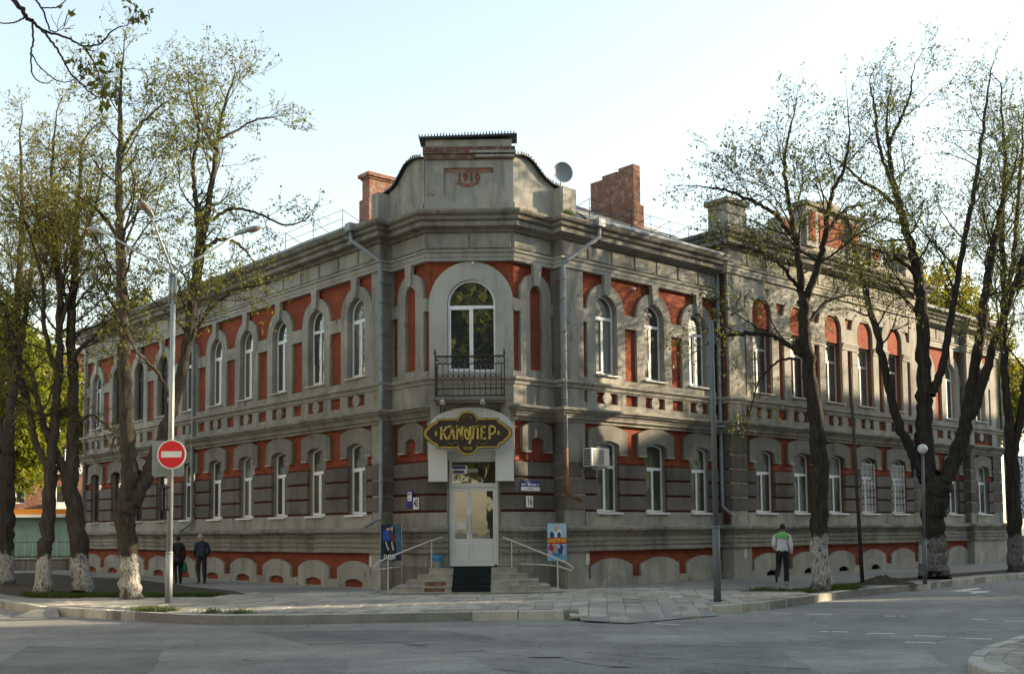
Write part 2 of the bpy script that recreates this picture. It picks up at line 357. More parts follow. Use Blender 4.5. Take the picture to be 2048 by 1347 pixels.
def empty(name, loc, rz=0, label=None, cat=None, group=None):
    o = bpy.data.objects.new(name, None); COL.objects.link(o); o.location = loc; o.rotation_euler = (0, 0, rz); o.empty_display_size = 0.3
    return tag(o, label, cat, group)
def copy_tree(o, parent=None):
    c = o.copy(); COL.objects.link(c); c.parent = parent
    for ch in list(o.children): copy_tree(ch, c)
    return c
def ray(px, py): return C_FW*FPX + C_RT*(px-1024) + C_UP*(PYC-py)
def gnd(px, py, z=0.0):
    d = ray(px, py); t = (z-EYE)/d.z; return Vector((d.x*t, d.y*t, z))
def at(px, py, Y):
    d = ray(px, py); t = Y/d.y; return Vector((d.x*t, Y, EYE+d.z*t))
DG = bpy.context.evaluated_depsgraph_get
def text_mesh(body, size, ext=0.004, bold=0.0, sx=1.0, align='CENTER', spacing=1.0, mat=None):
    cu = bpy.data.curves.new('t', 'FONT'); cu.body = body; cu.size = size; cu.extrude = ext; cu.offset = bold; cu.align_x = align; cu.align_y = 'CENTER'; cu.resolution_u = 3; cu.space_character = spacing
    o = bpy.data.objects.new('t', cu); COL.objects.link(o)
    me = bpy.data.meshes.new_from_object(o.evaluated_get(DG())); bpy.data.objects.remove(o)
    # stand the text up: it reads along +x, faces -y
    v = np.empty(len(me.vertices)*3); me.vertices.foreach_get('co', v); v = v.reshape(-1, 3)
    me.vertices.foreach_set('co', np.stack([v[:, 0]*sx, -v[:, 2], v[:, 1]], 1).ravel())
    me.materials.clear()
    if mat: me.materials.append(mat)
    me.update(); return me
def arc(cx, cz, r, a0, a1, n):
    return [(cx+r*math.cos(R(a0+(a1-a0)*i/n)), cz+r*math.sin(R(a0+(a1-a0)*i/n))) for i in range(n+1)]
def seg(x0, x1, z, h, n=8):
    """points of a segmental arch from x1 back to x0, springing at z, rising h"""
    a = (x1-x0)/2; r = (a*a+h*h)/(2*h); c = (x0+x1)/2; th = math.asin(a/r)
    return [(c+r*math.sin(th-2*th*i/n), z+h-r+r*math.cos(th-2*th*i/n)) for i in range(n+1)]

# ------------------------------------------------------------------ the corner building: frames and plan
# every frame: x to the viewer's right along the wall, y into the wall, z up
PA = Vector((-3.957, 32.35, 0)); PB = Vector((1.579, 32.062, 0)); PC = Vector((-2.450, 31.268, 0))
ANG_L, ANG_R, ANG_C = R(-48.13), R(41.87), R(-0.18)
def frame(o, a): return Matrix.Translation(o) @ Matrix.Rotation(a, 4, 'Z')
FL, FR, FC = frame(PA, ANG_L), frame(PB, ANG_R), frame(PC, ANG_C)
BPROJ, DPROJ = 0.44, 0.31
FB = FR @ Matrix.Translation((0, -BPROJ, 0)); FD = FR @ Matrix.Translation((0, -DPROJ, 0))
bld = empty('corner_building', (-1.2, 31.4, 0), 0, 'two-storey red brick and grey plaster corner building dated 1910', 'building')
BI = Matrix.Translation((1.2, -31.4, 0))
def bp(mb, name, mats, F=None, smooth=False): return mb.build(name, mats, bld, BI @ F if F is not None else BI, smooth)
RET = 0.4
def W(F, x, y): return F @ Vector((x, y, 0))
LEND = 23.95
path = [W(FL, -LEND, 10), W(FL, -LEND, 0), W(FL, .05, 0), W(FL, .05, RET), W(FC, 0, 0), W(FC, 2.536, 0), W(FR, -.03, RET), W(FR, -.03, 0),
        W(FR, 7.5, 0), W(FB, 7.5, 0), W(FB, 20.9, 0), W(FR, 20.9, 0), W(FR, 25.35, 0), W(FD, 25.35, 0), W(FD, 28.5, 0), W(FD, 28.5, 10)]
def sweep(pts, prof, jag=0.0, seed=1):
    """profile (offset outwards, z) swept along a plan path with mitred corners"""
    rnd = random.Random(seed)
    if jag:   # cut long runs so that the edge can waver
        q = [pts[0]]
        for a, b in zip(pts, pts[1:]):
            k = max(1, int((b-a).length/0.9))
            q += [a.lerp(b, (i+1)/k) for i in range(k)]
        pts = q
    n = len(pts); nr = []
    for i in range(n-1):
        d = (pts[i+1]-pts[i]).normalized(); nr.append(Vector((d.y, -d.x, 0)))
    mb = MB(); vs = []; k = len(prof)
    for i in range(n):
        a = nr[max(i-1, 0)]; b = nr[min(i, n-2)]
        m = (a+b)/(1+a.dot(b)) if a.dot(b) > -0.9 else a
        j = rnd.uniform(-jag, jag); dz = rnd.uniform(-jag, jag)
        for o, z in prof:
            jj = (1 if o > 0.13 else 0)
            vs.append(pts[i]+m*(o+j*jj)+Vector((0, 0, z+dz*jj)))
    fs = [(i*k+j, (i+1)*k+j, (i+1)*k+(j+1) % k, i*k+(j+1) % k) for i in range(n-1) for j in range(k)]
    fs += [tuple(range(k)), tuple((n-1)*k+j for j in range(k))[::-1]]
    return mb.add(vs, fs)

# ---- walls (brick body with the openings cut through)
def open_arch(c, w, z0, zs, n=16): return [(c-w/2, z0), (c+w/2, z0)] + arc(c, zs, w/2, 0, 180, n)
def open_seg(c, w, z0, zs, h, n=8): return [(c-w/2, z0), (c+w/2, z0)] + seg(c-w/2, c+w/2, zs, h, n)
CS_L = [-(1.28+2.345*k) for k in range(9, -1, -1)]
CS_A = [1.87, 4.13, 6.39]
CS_B = [9.47+2.31*k for k in range(5)]
CS_C = [22.1, 24.38]
CS_D = [26.57]
OW = 0.98
def wall(F, x0, x1, ups, los, ztop=9.9, up='arch', wu=OW, wl=OW, rmat='reveal', y0=.10, y1=.42, z0=1.0):
    holes = []
    for c in ups:
        holes.append(open_arch(c, wu, 6.48, 8.475) if up == 'arch' else [(c-wu/2, 6.46), (c+wu/2, 6.46), (c+wu/2, 8.78), (c-wu/2, 8.78)])
    for c in los: holes.append(open_seg(c, wl, 2.22, 4.32, .11))
    mb = MB().prism([[(x0, z0), (x1, z0), (x1, ztop), (x0, ztop)]]+holes, y0, y1, 0, 1)
    return bp(mb, 'wall', [M['brick'], M[rmat]], F)
wall(FL, -LEND, 0.05, CS_L, CS_L)
wall(FR, -0.03, 7.6, CS_A, CS_A)
wall(FB, 7.5, 20.9, CS_B, CS_B, 11.0, 'rect', 1.16, 1.12, 'reveal_red')
wall(FR, 20.9, 25.4, CS_C, CS_C)
wall(FD, 25.35, 28.5, CS_D, CS_D, wl=1.1)
wall(FL, .0, 1.84, [], [], rmat='brick', y0=RET+.12, y1=RET+.45); wall(FR, -1.68, 0, [], [], rmat='brick', y0=RET+.12, y1=RET+.45)
mb = MB().prism([[(0, 1.0), (2.536, 1.0), (2.536, 9.9), (0, 9.9)], open_arch(1.31, 1.40, 6.33, 8.34, 20)], .10, .42, 0, 1)
# the doorway below is cut by leaving the wall out between 0.62 and 2.05
mb = MB().prism([[(0, .0), (.62, .0), (.62, 4.05), (2.05, 4.05), (2.05, .0), (2.536, .0), (2.536, 9.9), (0, 9.9)], open_arch(1.31, 1.40, 6.33, 8.34, 20)], .10, .42, 0, 0)
bp(mb, 'wall', [M['brick'], M['reveal']], FC)
# back and inner bodies so that nothing shows through the openings
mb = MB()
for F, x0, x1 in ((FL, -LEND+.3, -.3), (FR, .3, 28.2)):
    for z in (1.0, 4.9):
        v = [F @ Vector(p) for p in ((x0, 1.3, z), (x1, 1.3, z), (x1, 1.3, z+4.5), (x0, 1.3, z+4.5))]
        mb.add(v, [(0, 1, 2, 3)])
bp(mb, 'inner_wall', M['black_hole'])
def endwall(F, x, sgn):
    mb = MB(); mb.box(x-.15, x+.15, .0, 10.0, 0, 10.9); return bp(mb, 'end_wall', M['plaster'], F)
endwall(FL, -LEND+.17, 1); endwall(FD, 28.33, 1)

# ---- pilasters (smooth above, coursed below)
COURSE = [(2.31, 2.73), (2.80, 3.22), (3.29, 3.70)]
def pilaster(F, x0, x1, depth, ztop=9.6, rust=False, z0=1.80):
    mb = MB()
    if rust: mb.box(x0, x1, 0, depth, 4.93, ztop)
    else: mb.box(x0, x1, 0, depth, 3.74, ztop)
    mb.box(x0, x1, .03, depth-.002, 1.0, 4.95)
    bp(mb, 'pilaster', M['plaster'], F)
    for a, b in COURSE + ([(3.77, 4.18), (4.25, 4.90)] if rust else []):
        bp(MB().block(x0-.002, x1+.002, -.004, depth+.002, a, b, .012), 'stone_block', M['plaster_dark'], F)
pilaster(FL, -.43, .05, RET+.2); pilaster(FR, -.03, .85, RET+.2)
pilaster(FL, -LEND, -LEND+.42, .5, rust=True)
pilaster(FB, 7.5, 8.42, BPROJ+.1, 10.5, True); pilaster(FB, 19.95, 20.9, BPROJ+.1, 10.5, True)
pilaster(FD, 25.35, 25.86, DPROJ+.2, rust=True); pilaster(FD, 27.62, 28.5, DPROJ+.2, rust=True)

# ---- upper storey: plaster surrounds with the red brick showing between them
def surround(F, c, bl, br, ring, w, zs, zo, y=0.0, imp=(8.03, 8.45), zb=6.2, zfoot=6.35, arch=True, blind=False, d=.104, mat='plaster'):
    g = .0015; bl += g; br -= g
    P = [(bl, zb), (br, zb)]
    R_, L_ = min(c+ring, br), max(c-ring, bl)
    if br-R_ > .02: P += [(br, zfoot), (R_, zfoot), (R_, imp[0]), (br, imp[0]), (br, imp[1]), (R_, imp[1])]
    rr = ring
    P += [p for p in arc(c, zs, rr, 0, 180, 24) if bl-1e-6 <= p[0] <= br+1e-6 and p[1] > (imp[1] if br-R_ > .02 or c-bl > rr else zs)]
    if L_-bl > .02: P += [(L_, imp[1]), (bl, imp[1]), (bl, imp[0]), (L_, imp[0]), (L_, zfoot), (bl, zfoot)]
    hole = open_arch(c, w, zo, zs) if arch else None
    mb = MB().prism([P, hole], y, y+d, 0, 0, False)
    return bp(mb, 'window_surround', M[mat], F)
def keystone(F, c, z0, z1, wb, wt, y=0.0, p=.09):
    v = [(c-wb/2, z0), (c+wb/2, z0), (c+wt/2, z1), (c-wt/2, z1)]
    bp(MB().prism([v], y-p, y+.05), 'keystone', M['plaster_light'], F)
def bounds(cs, x0, x1): return [((x0 if i == 0 else (cs[i-1]+c)/2), (x1 if i == len(cs)-1 else (cs[i+1]+c)/2)) for i, c in enumerate(cs)]
def upper(F, cs, x0, x1, key=True):
    for c, (a, b) in zip(cs, bounds(cs, x0, x1)):
        surround(F, c, a, b, .85, OW, 8.475, 6.48)
        if key: keystone(F, c, 8.97, 9.6, .21, .35)
upper(FL, CS_L, -LEND+.42, -.43); upper(FR, CS_A, .85, 7.5); upper(FR, CS_C, 20.9, 25.35)
upper(FD, CS_D, 25.86, 27.62)
# projecting section: taller arches over a brick tympanum
for c, (a, b) in zip(CS_B, bounds(CS_B, 8.42, 19.95)):
    surround(FB, c, a, b, .98, 1.16, 9.30, 6.46, imp=(8.54, 9.38), zfoot=6.3, d=.104)
    bp(MB().prism([open_arch(c, 1.16, 8.78, 9.30)], .25, .40), 'brick_tympanum', M['brick'], FB)
    for s in (-1, 1):   # impost mouldings beside each arch
        xa, xb = (a, c-.58) if s < 0 else (c+.58, b)
        bp(MB().add([(x_, -p_, z_) for x_ in (xa+.002, xb-.002) for p_, z_ in ((-.02, 8.56), (.03, 8.56), (.03, 8.66), (.045, 8.67), (.06, 8.68), (.06, 8.74), (.09, 8.76), (.09, 8.82), (-.02, 8.82))], [(i_, i_+9, (i_+1) % 9+9, (i_+1) % 9) for i_ in range(9)]+[tuple(range(9))[::-1], tuple(range(9, 18))]), 'impost', M['plaster_light'], FB)
# the narrow corner bays and the chamfer
surround(FL, 1.0, .05, 1.845, .64, .50, 8.70, 6.42, y=RET, imp=(8.12, 8.49), d=.124)
surround(FR, -.74, -1.68, -.03, .62, .50, 8.70, 6.42, y=RET, imp=(8.12, 8.49), d=.124)
keystone(FL, 1.0, 8.95, 9.6, .20, .32, y=RET); keystone(FR, -.74, 8.95, 9.6, .20, .34, y=RET)
surround(FC, 1.30, .0, 2.536, 1.235, 1.40, 8.34, 6.33, imp=(8.1, 8.34), zfoot=6.2, mat='plaster_front')

# ---- lower storey: segmental hoods, stone courses
def hood(F, c, ring, w, y=0.0, z0=4.05, spring=4.73, crown=4.91, osp=4.32, ocr=4.43, mat='plaster_hood', d=.104):
    P = [(c-ring, z0), (c-w/2, z0)] + seg(c-w/2, c+w/2, osp, ocr-osp)[::-1] + [(c+w/2, z0), (c+ring, z0)] + seg(c-ring, c+ring, spring, crown-spring, 12)
    o = bp(MB().prism([P], y-.012, y+d, 0, 0, False), 'window_hood', M[mat], F)
    for s in (-1, 1):
        xa, xb = sorted((c+s*w/2+s*.02, c+s*ring-s*.02)); bp(MB().box(xa, xb, y-.05, y+.09, 3.985, 4.04), 'corbel', M['ledge'], F)
def courses(F, spans, y=0.0, d=.10):
    for a, b in spans:
        for z0, z1 in COURSE:
            bp(MB().block(a, b, y-.004, y+d+.02, z0, z1, .012), 'stone_block', M['plaster_dark'], F)
def gaps(cs, w, x0, x1):
    e = [x0] + [v for c in cs for v in (c-w/2, c+w/2)] + [x1]
    return [(e[i], e[i+1]) for i in range(0, len(e), 2) if e[i+1]-e[i] > .05]
def lower(F, cs, x0, x1, w, mat='plaster_hood', ring=.87):
    for c in cs: hood(F, c, ring, w, mat=mat)
    courses(F, gaps(cs, w, x0, x1))
    bp(MB().box(x0, x1, .0, .12, 1.80, 2.245), 'sill_band', M['plaster_light'], F)
    # red-washed joints behind the courses
    for a, b in gaps(cs, w, x0, x1): bp(MB().box(a+.003, b-.003, .06, .11, 2.24, 3.76), 'course_joint', M['joint'], F)
lower(FL, CS_L, -LEND+.42, -.43, OW); lower(FR, CS_A, .85, 7.5, OW); lower(FB, CS_B, 8.42, 19.95, 1.12, ring=.93)
lower(FR, CS_C, 20.9, 25.35, OW); lower(FD, CS_D, 25.86, 27.62, 1.1, ring=.84)
hood(FL, 1.0, .62, .50, RET, d=.124); hood(FR, -.74, .60, .50, RET, d=.124)
for F, x0, x1, y in ((FL, .05, 1.82, RET), (FR, -1.66, -.03, RET), (FC, 0.0, .60, 0), (FC, 2.07, 2.536, 0)):
    courses(F, [(x0+.004, x1-.004)], y)
    bp(MB().box(x0, x1, y, y+.14, 1.80, 2.245), 'sill_band', M['plaster'], F)
    bp(MB().box(x0+.003, x1-.003, y+.06, y+.115, 2.24, 3.76), 'course_joint', M['joint'], F)
for x0, x1 in ((0, .62), (2.05, 2.536)): bp(MB().box(x0, x1, 0, .11, 3.74, 4.93), 'plaster_panel', M['plaster'], FC)

# ---- band of sunk squares and roundels under the upper windows
def square_band(F, cs, x0, x1, y=0.0, pitch=2.3):
    holes = []; b = bounds(cs, x0, x1)
    for c in cs:
        holes.append([(c-.47, 5.57), (c+.47, 5.57), (c+.47, 5.92), (c-.47, 5.92)])
        pts = arc(c, 5.745, .19, 0, 360, 20)[:-1]
        bp(MB().prism([pts], y-.005, y+.09), 'roundel', M['plaster_light'], F)
    xs = [(cs[i]+cs[i+1])/2 for i in range(len(cs)-1)]
    for x in xs: holes.append([(x-.27, 5.57), (x+.27, 5.57), (x+.27, 5.92), (x-.27, 5.92)])
    for c, s in ((cs[0], -1), (cs[-1], 1)):
        e = x0 if s < 0 else x1
        xa, xb = sorted((e, c+s*.88))
        if xb-xa > .05: holes.append([(xa+.002, 5.57), (xb, 5.57), (xb, 5.92), (xa+.002, 5.92)])
    bp(MB().prism([[(x0, 5.30), (x1, 5.30), (x1, 6.21), (x0, 6.21)]]+holes, y, y+.104, 0, 0, False), 'panel_band', M['plaster'], F)
square_band(FL, CS_L, -LEND+.42, -.43); square_band(FR, CS_A, .85, 7.5); square_band(FB, CS_B, 8.42, 19.95); square_band(FR, CS_C, 20.9, 25.35); square_band(FD, CS_D, 25.86, 27.62)
for F, x0, x1, y in ((FL, .05, 1.83, RET), (FR, -1.67, -.03, RET), (FC, .0, 2.536, 0)):
    bp(MB().box(x0, x1, y, y+.13, 4.9, 6.21), 'panel_band', M['plaster'], F)

# ---- mouldings swept round the plan
P_LSTR = [(-.1, 4.92), (.04, 4.92), (.04, 5.00), (.07, 5.005), (.07, 5.02), (.12, 5.025), (.12, 5.11), (.15, 5.115), (.15, 5.14), (.25, 5.20), (.26, 5.24), (.33, 5.26), (.33, 5.325), (.29, 5.345), (-.1, 5.37)]
P_USTR = [(-.08, 5.97), (.04, 5.97), (.05, 6.05), (.12, 6.09), (.14, 6.12), (.14, 6.17), (-.08, 6.205)]
P_ARCH = [(-.12, 9.58), (.06, 9.58), (.06, 9.68), (.08, 9.695), (.08, 9.80), (.13, 9.835), (.13, 9.885), (-.12, 9.91)]
P_FRZ = [(-.12, 9.89), (.0, 9.89), (.0, 10.46), (-.12, 10.46)]
P_COR = [(-.2, 10.44), (.06, 10.44), (.10, 10.51), (.26, 10.53), (.33, 10.555), (.33, 10.67), (.30, 10.675), (.30, 10.70), (.40, 10.74), (.43, 10.80), (.40, 10.805), (.40, 10.84), (.50, 10.88), (.54, 10.94), (.54, 11.0), (-.5, 11.03)]
P_PLI = [(-.05, 1.07), (.17, 1.07), (.17, 1.15), (.12, 1.155), (.10, 1.20), (.10, 1.23), (.145, 1.235), (.145, 1.37), (.18, 1.375), (.19, 1.41), (.18, 1.445), (.11, 1.45), (.09, 1.48), (.09, 1.52), (.13, 1.56), (.15, 1.62), (.22, 1.67), (.31, 1.69), (.32, 1.77), (.28, 1.80), (-.05, 1.835)]
def up(pr, dz): return [(o, z+dz) for o, z in pr]
bp(sweep(path, P_LSTR, .012, 3), 'string_course', M['moulding']); bp(sweep(path, P_USTR), 'sill_course', M['plaster_light'])
pl = path[:4]+[path[4], W(FC, .60, 0)]; pr = [W(FC, 2.07, 0)]+path[5:]
for q, s in ((pl, 5), (pr, 6)): bp(sweep(q, P_PLI, .014, s), 'plinth_moulding', M['moulding'])
Bs = [W(FR, 7.5, 4), W(FB, 7.5, 0), W(FB, 20.9, 0), W(FR, 20.9, 4)]
runs = [(path[:8]+[W(FR, 7.498, 0)], 0), (Bs, .90), ([W(FR, 20.902, 0)]+path[12:], 0)]
for q, dz in runs:
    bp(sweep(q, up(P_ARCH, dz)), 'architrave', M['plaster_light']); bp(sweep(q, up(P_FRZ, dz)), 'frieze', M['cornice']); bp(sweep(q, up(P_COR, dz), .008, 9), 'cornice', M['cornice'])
def frieze_panels(F, x0, x1, y=0.0, dz=0):
    n = max(1, round((x1-x0)/1.14)); s = (x1-x0)/n
    for i in range(n): bp(MB().block(x0+i*s+.045, x0+(i+1)*s-.045, y-.028, y+.02, 9.97+dz, 10.40+dz, .01), 'frieze_panel', M['plaster'], F)
frieze_panels(FL, -LEND, .05); frieze_panels(FR, -.03, 7.5); frieze_panels(FB, 7.5, 20.9, 0, .9); frieze_panels(FR, 20.9, 25.35); frieze_panels(FD, 25.35, 28.5)
frieze_panels(FL, .10, 1.80, RET); frieze_panels(FR, -1.66, -.08, RET); frieze_panels(FC, .02, 2.52)
bp(MB().box(7.5, 20.9, .02, 4, 9.8, 11.9), 'attic_wall', M['plaster'], FB)

# ---- plinth: red brick field, grey arched plates, small niches
def plinth(F, cs, x0, x1, niche=None, ring=.93, y=-.08, nmat='brick'):
    bp(MB().box(x0, x1, y+.09, y+.4, -.3, 1.09), 'plinth_wall', M['brick'], F)
    for c, (a, b) in zip(cs, bounds(cs, x0, x1)):
        P = [(a+.001, -.3), (b-.001, -.3), (b-.001, .25), (c+ring, .25)] + seg(c-ring, c+ring, .60, .235, 14) + [(c-ring, .25), (a+.001, .25)]
        hs = []
        if niche == 'red': hs = [open_seg(c, .96, .03, .19, .09)]
        if niche == 'vent' and c in (cs[0], cs[1], cs[2], cs[3]): hs = [open_seg(c+.12, .66, .05, .14, .11)]
        bp(MB().prism([P]+hs, y, y+.094, 0, 0, False), 'plinth_arch', M['plaster_light'], F)
        if niche == 'vent' and hs: bp(MB().box(c-.25, c+.5, y+.085, y+.089, .04, .30), 'vent', M['black_hole'], F)
plinth(FL, CS_L, -LEND+.42, -.43, 'red'); plinth(FR, CS_A, .85, 7.6); plinth(FB, CS_B, 8.42, 19.95, 'vent'); plinth(FR, CS_C, 20.8, 25.4); 
for F, x0, x1, d in ((FL, -.43, .13, .9), (FR, -.11, .85, .9), (FL, -LEND-.08, -LEND+.42, .6), (FB, 7.42, 8.42, .9), (FB, 19.95, 20.98, .9), (FD, 25.27, 28.58, .6)):
    bp(MB().box(x0, x1, -.08, d, -.3, 1.085), 'plinth_pier', M['plaster_light'], F)
for F, x0, x1, y in ((FL, .05, 1.86, RET), (FR, -1.70, -.03, RET), (FC, -.03, .60, 0), (FC, 2.07, 2.57, 0)):
    bp(MB().box(x0, x1, y-.08, y+.4, -.3, .70), 'plinth_base', M['plinth_dark'], F)
    bp(MB().box(x0, x1, y-.05, y+.4, .70, 1.085), 'plinth_wall', M['plaster'], F)

# ---- windows
def inset(l, d):
    """shrink a convex-ish closed outline towards its inside by d"""
    n = len(l); out = []
    a = sum(l[i-1][0]*l[i][1]-l[i][0]*l[i-1][1] for i in range(n)); s = 1 if a > 0 else -1
    for i in range(n):
        p0, p1, p2 = Vector(l[i-1]), Vector(l[i]), Vector(l[(i+1) % n])
        e1 = (p1-p0).normalized(); e2 = (p2-p1).normalized()
        n1 = Vector((-e1.y, e1.x))*s; n2 = Vector((-e2.y, e2.x))*s
        m = (n1+n2); m = m/(1+n1.dot(n2)) if n1.dot(n2) > -.8 else n1
        out.append((p1.x+m.x*d, p1.y+m.y*d))
    return out
def window_proto(kind, fmat, gmat, w, tilt=False):
    """returns root object (frame) at its own origin (opening centre, wall face) with panes and sill as children"""
    fw = .055
    if kind == 'arch': out = open_arch(0, w-.01, 6.50, 8.475); zt = 8.27
    elif kind == 'seg': out = open_seg(0, w-.01, 2.25, 4.315, .11); zt = 3.64
    elif kind == 'rect': out = [(-w/2, 6.48), (w/2, 6.48), (w/2, 8.78), (-w/2, 8.78)]; zt = 8.05
    elif kind == 'big': out = open_arch(0, w-.01, 6.34, 8.34, 20); zt = 8.24
    zb = out[0][1]; hw = w/2-.005
    mf = MB(); ys, yd = (.20, .06) if kind != 'rect' else (.27, .07)
    if kind == 'big': ys = .10
    ins = inset(out, fw)
    top = [p for p in ins if p[1] > zt+.07] ; top = [(hw-fw, zt+.045)] + sorted([p for p in top], key=lambda p: 0) + [(-hw+fw, zt+.045)] if kind != 'rect' else [(-hw+fw, zt+.04), (hw-fw, zt+.04), (hw-fw, 8.78-fw), (-hw+fw, 8.78-fw)]
    if kind != 'rect':
        # order: right-bottom, up the right, over the arch, down the left
        up_ = [p for p in ins if p[1] > zt+.07]
        top = [(hw-fw, zt+.045)] + up_ + [(-hw+fw, zt+.045)]
    lw = .04
    left = [(-hw+fw, zb+fw), (-lw, zb+fw), (-lw, zt-.045), (-hw+fw, zt-.045)]
    right = [(lw, zb+fw), (hw-fw, zb+fw), (hw-fw, zt-.045), (lw, zt-.045)]
    mf.prism([out, top, left, right], ys, ys+yd)
    # the opening sash stands a little proud
    def rail(l, dy, t, tl=0):
        h = inset(l, t); mf.prism([inset(l, -.012), h], ys-dy, ys+.01)
    if not tilt: rail(left, .018, .03)
    f = mf.build('window', M[fmat])
    def pane(l, y, tl=0):
        mb = MB(); l2 = inset(l, -.012)
        mb.prism([l2], y, y+.012)
        if tl:
            z0 = min(p[1] for p in l); mb.v = [(x, yy+(z-z0)*tl, z) for x, yy, z in mb.v]
        p = mb.build('pane', M[gmat], f); return p
    pane(top, ys+.025); pane(right, ys+.028); pane(left, ys+.02)
    if tilt:
        h = inset(left, .04); mb = MB().prism([left, h], ys-.02, ys+.02); z0 = left[0][1]
        mb.v = [(x, y-(z-z0)*.0-(z-z0)*.055 if False else y+(z-z0)*.06, z) for x, y, z in mb.v]
        mb.build('sash', M[fmat], f)
    sb = MB(); z0 = zb
    if kind != 'big':
        sb.add([(-hw-.06, -.09, z0-.035), (hw+.06, -.09, z0-.035), (hw+.06, ys+.01, z0+.01), (-hw-.06, ys+.01, z0+.01), (-hw-.06, -.09, z0-.075), (hw+.06, -.09, z0-.075), (hw+.06, .0, z0-.075), (-hw-.06, .0, z0-.075)],
               [(0, 1, 2, 3), (4, 5, 1, 0), (5, 6, 2, 1), (7, 4, 0, 3), (4, 7, 6, 5)])
        sb.build('sill', M['white' if fmat in ('pvc',) and kind == 'seg' else 'sill'], f)
    return f
def place_windows(F, cs, proto_of):
    used = place_windows.used
    for i, c in enumerate(cs):
        p = proto_of(i); o = p if id(p) not in used else copy_tree(p)
        used.add(id(p)); o.parent = bld; o.matrix_local = BI @ F @ Matrix.Translation((c, 0, 0))
place_windows.used = set()
W_up = window_proto('arch', 'pvc', 'glass', OW); W_up_t = window_proto('arch', 'pvc', 'glass', OW, True)
W_dk = window_proto('arch', 'dark_frame', 'glass', OW); W_lo_dk = window_proto('seg', 'dark_frame', 'glass', OW)
W_lo = window_proto('seg', 'pvc', 'glass_blind', OW); W_lo2 = window_proto('seg', 'pvc', 'glass', OW); W_up_c = window_proto('arch', 'pvc', 'glass_curtain', OW); W_up_b = window_proto('arch', 'pvc', 'glass_blind', OW); W_rect2 = window_proto('rect', 'wood_frame', 'glass', 1.16)
W_lo_c = window_proto('seg', 'pvc', 'glass_curtain', OW)
W_loB = window_proto('seg', 'pvc', 'glass_curtain', 1.12); W_rect = window_proto('rect', 'wood_frame', 'glass_curtain', 1.16)
W_D = window_proto('seg', 'pvc', 'glass_curtain', 1.1)
W_big = window_proto('big', 'pvc', 'glass', 1.40)
place_windows(FL, CS_L, lambda i: W_dk if i in (1, 2, 3) else (W_up_t if i == 8 else (W_up_c if i in (5, 9) else (W_up_b if i == 6 else W_up))))
place_windows(FL, CS_L, lambda i: W_lo_dk if i < 4 else (W_lo2 if i in (5, 7) else (W_lo_c if i == 6 else W_lo)))
place_windows(FR, CS_A, lambda i: W_up_t if i == 1 else (W_up_c if i == 0 else W_up)); place_windows(FR, CS_A, lambda i: W_lo)
place_windows(FB, CS_B, lambda i: W_rect2 if i in (1, 4) else W_rect); place_windows(FB, CS_B, lambda i: W_loB)
place_windows(FR, CS_C, lambda i: W_up); place_windows(FR, CS_C, lambda i: W_lo_c); place_windows(FD, CS_D, lambda i: W_up); place_windows(FD, CS_D, lambda i: W_D)
W_big.children[0].data.materials[0] = W_big.children[1].data.materials[0] = W_big.children[2].data.materials[0] = M['glass_bright']
place_windows(FC, [1.31], lambda i: W_big)
# white scrolled grilles over two ground-floor windows of the projecting section
def grille():
    mb = MB(); x0, x1, z0, z1 = -.50, .50, 2.30, 4.18
    for a, b in (((x0, z0), (x1, z0)), ((x0, z1), (x1, z1)), ((x0, z0), (x0, z1)), ((x1, z0), (x1, z1)), ((x0, 3.40), (x1, 3.40)), ((x0, 3.46), (x1, 3.46)), ((0, z0), (0, z1))):
        mb.tube([(a[0], .06, a[1]), (b[0], .06, b[1])], .016, 4)
    for k in range(7):
        z = 2.44+k*.27 if k < 4 else 3.60+(k-4)*.22
        for sx in (-1, 1):
            for q in (0, 1):
                cx, r = sx*(.13+.24*q), .10
                mb.tube([(cx+r*math.cos(t*.55)*(1-t*.045), .06, z+r*1.15*math.sin(t*.55)*(1-t*.045)) for t in range(14)], .009, 3, cap=False)
    return mb.mesh('grille', M['white'])
gm = grille()
for k in (3, 4): link('window_grille', gm, bld, BI @ FB @ Matrix.Translation((CS_B[k], 0, 0)))

# ---- roof, parapet, chimneys
def roof_side(F, x0, x1, y0, z0, s, zr, rows=6, cut0=0, cut1=0):
    mb = MB()
    for i in range(rows):
        t0, t1 = i/rows, (i+1)/rows+.02
        ya, yb = y0+(s-y0)*t0, y0+(s-y0)*t1; za, zb = z0+(zr-z0)*t0+.03, z0+(zr-z0)*t1
        xa0, xb0 = x0+cut0*t0, x0+cut0*t1; xa1, xb1 = x1-cut1*t0, x1-cut1*t1
        mb.add([(xa0, ya, za), (xa1, ya, za), (xb1, yb, zb), (xb0, yb, zb), (xa0, ya, za-.035), (xa1, ya, za-.035)], [(0, 1, 2, 3), (4, 5, 1, 0)])
    mb.add([(x0+cut0, s, zr), (x1-cut1, s, zr), (x1-cut1, 2*s+.4, z0), (x0+cut0, 2*s+.4, z0)], [(0, 1, 2, 3)])
    return bp(mb, 'roof', M['roof'], F)
roof_side(FL, -LEND-.5, -.35, -.48, 11.04, 5.5, 14.05, cut1=8.0); roof_side(FR, .58, 8.5, -.48, 11.04, 5.5, 13.95, cut0=4.9)
hp_ = [FL @ Vector((-.35, -.4, 11.05)), FL @ Vector((.3, .7, 11.05)), FR @ Vector((-.3, .7, 11.05)), FR @ Vector((.58, -.4, 11.05)), FR @ Vector((5.48, 5.5, 13.95)), FL @ Vector((-8.35, 5.5, 14.05))]
bp(MB().add(hp_, [(0, 1, 5), (1, 2, 4, 5), (2, 3, 4)]), 'roof', M['roof'])
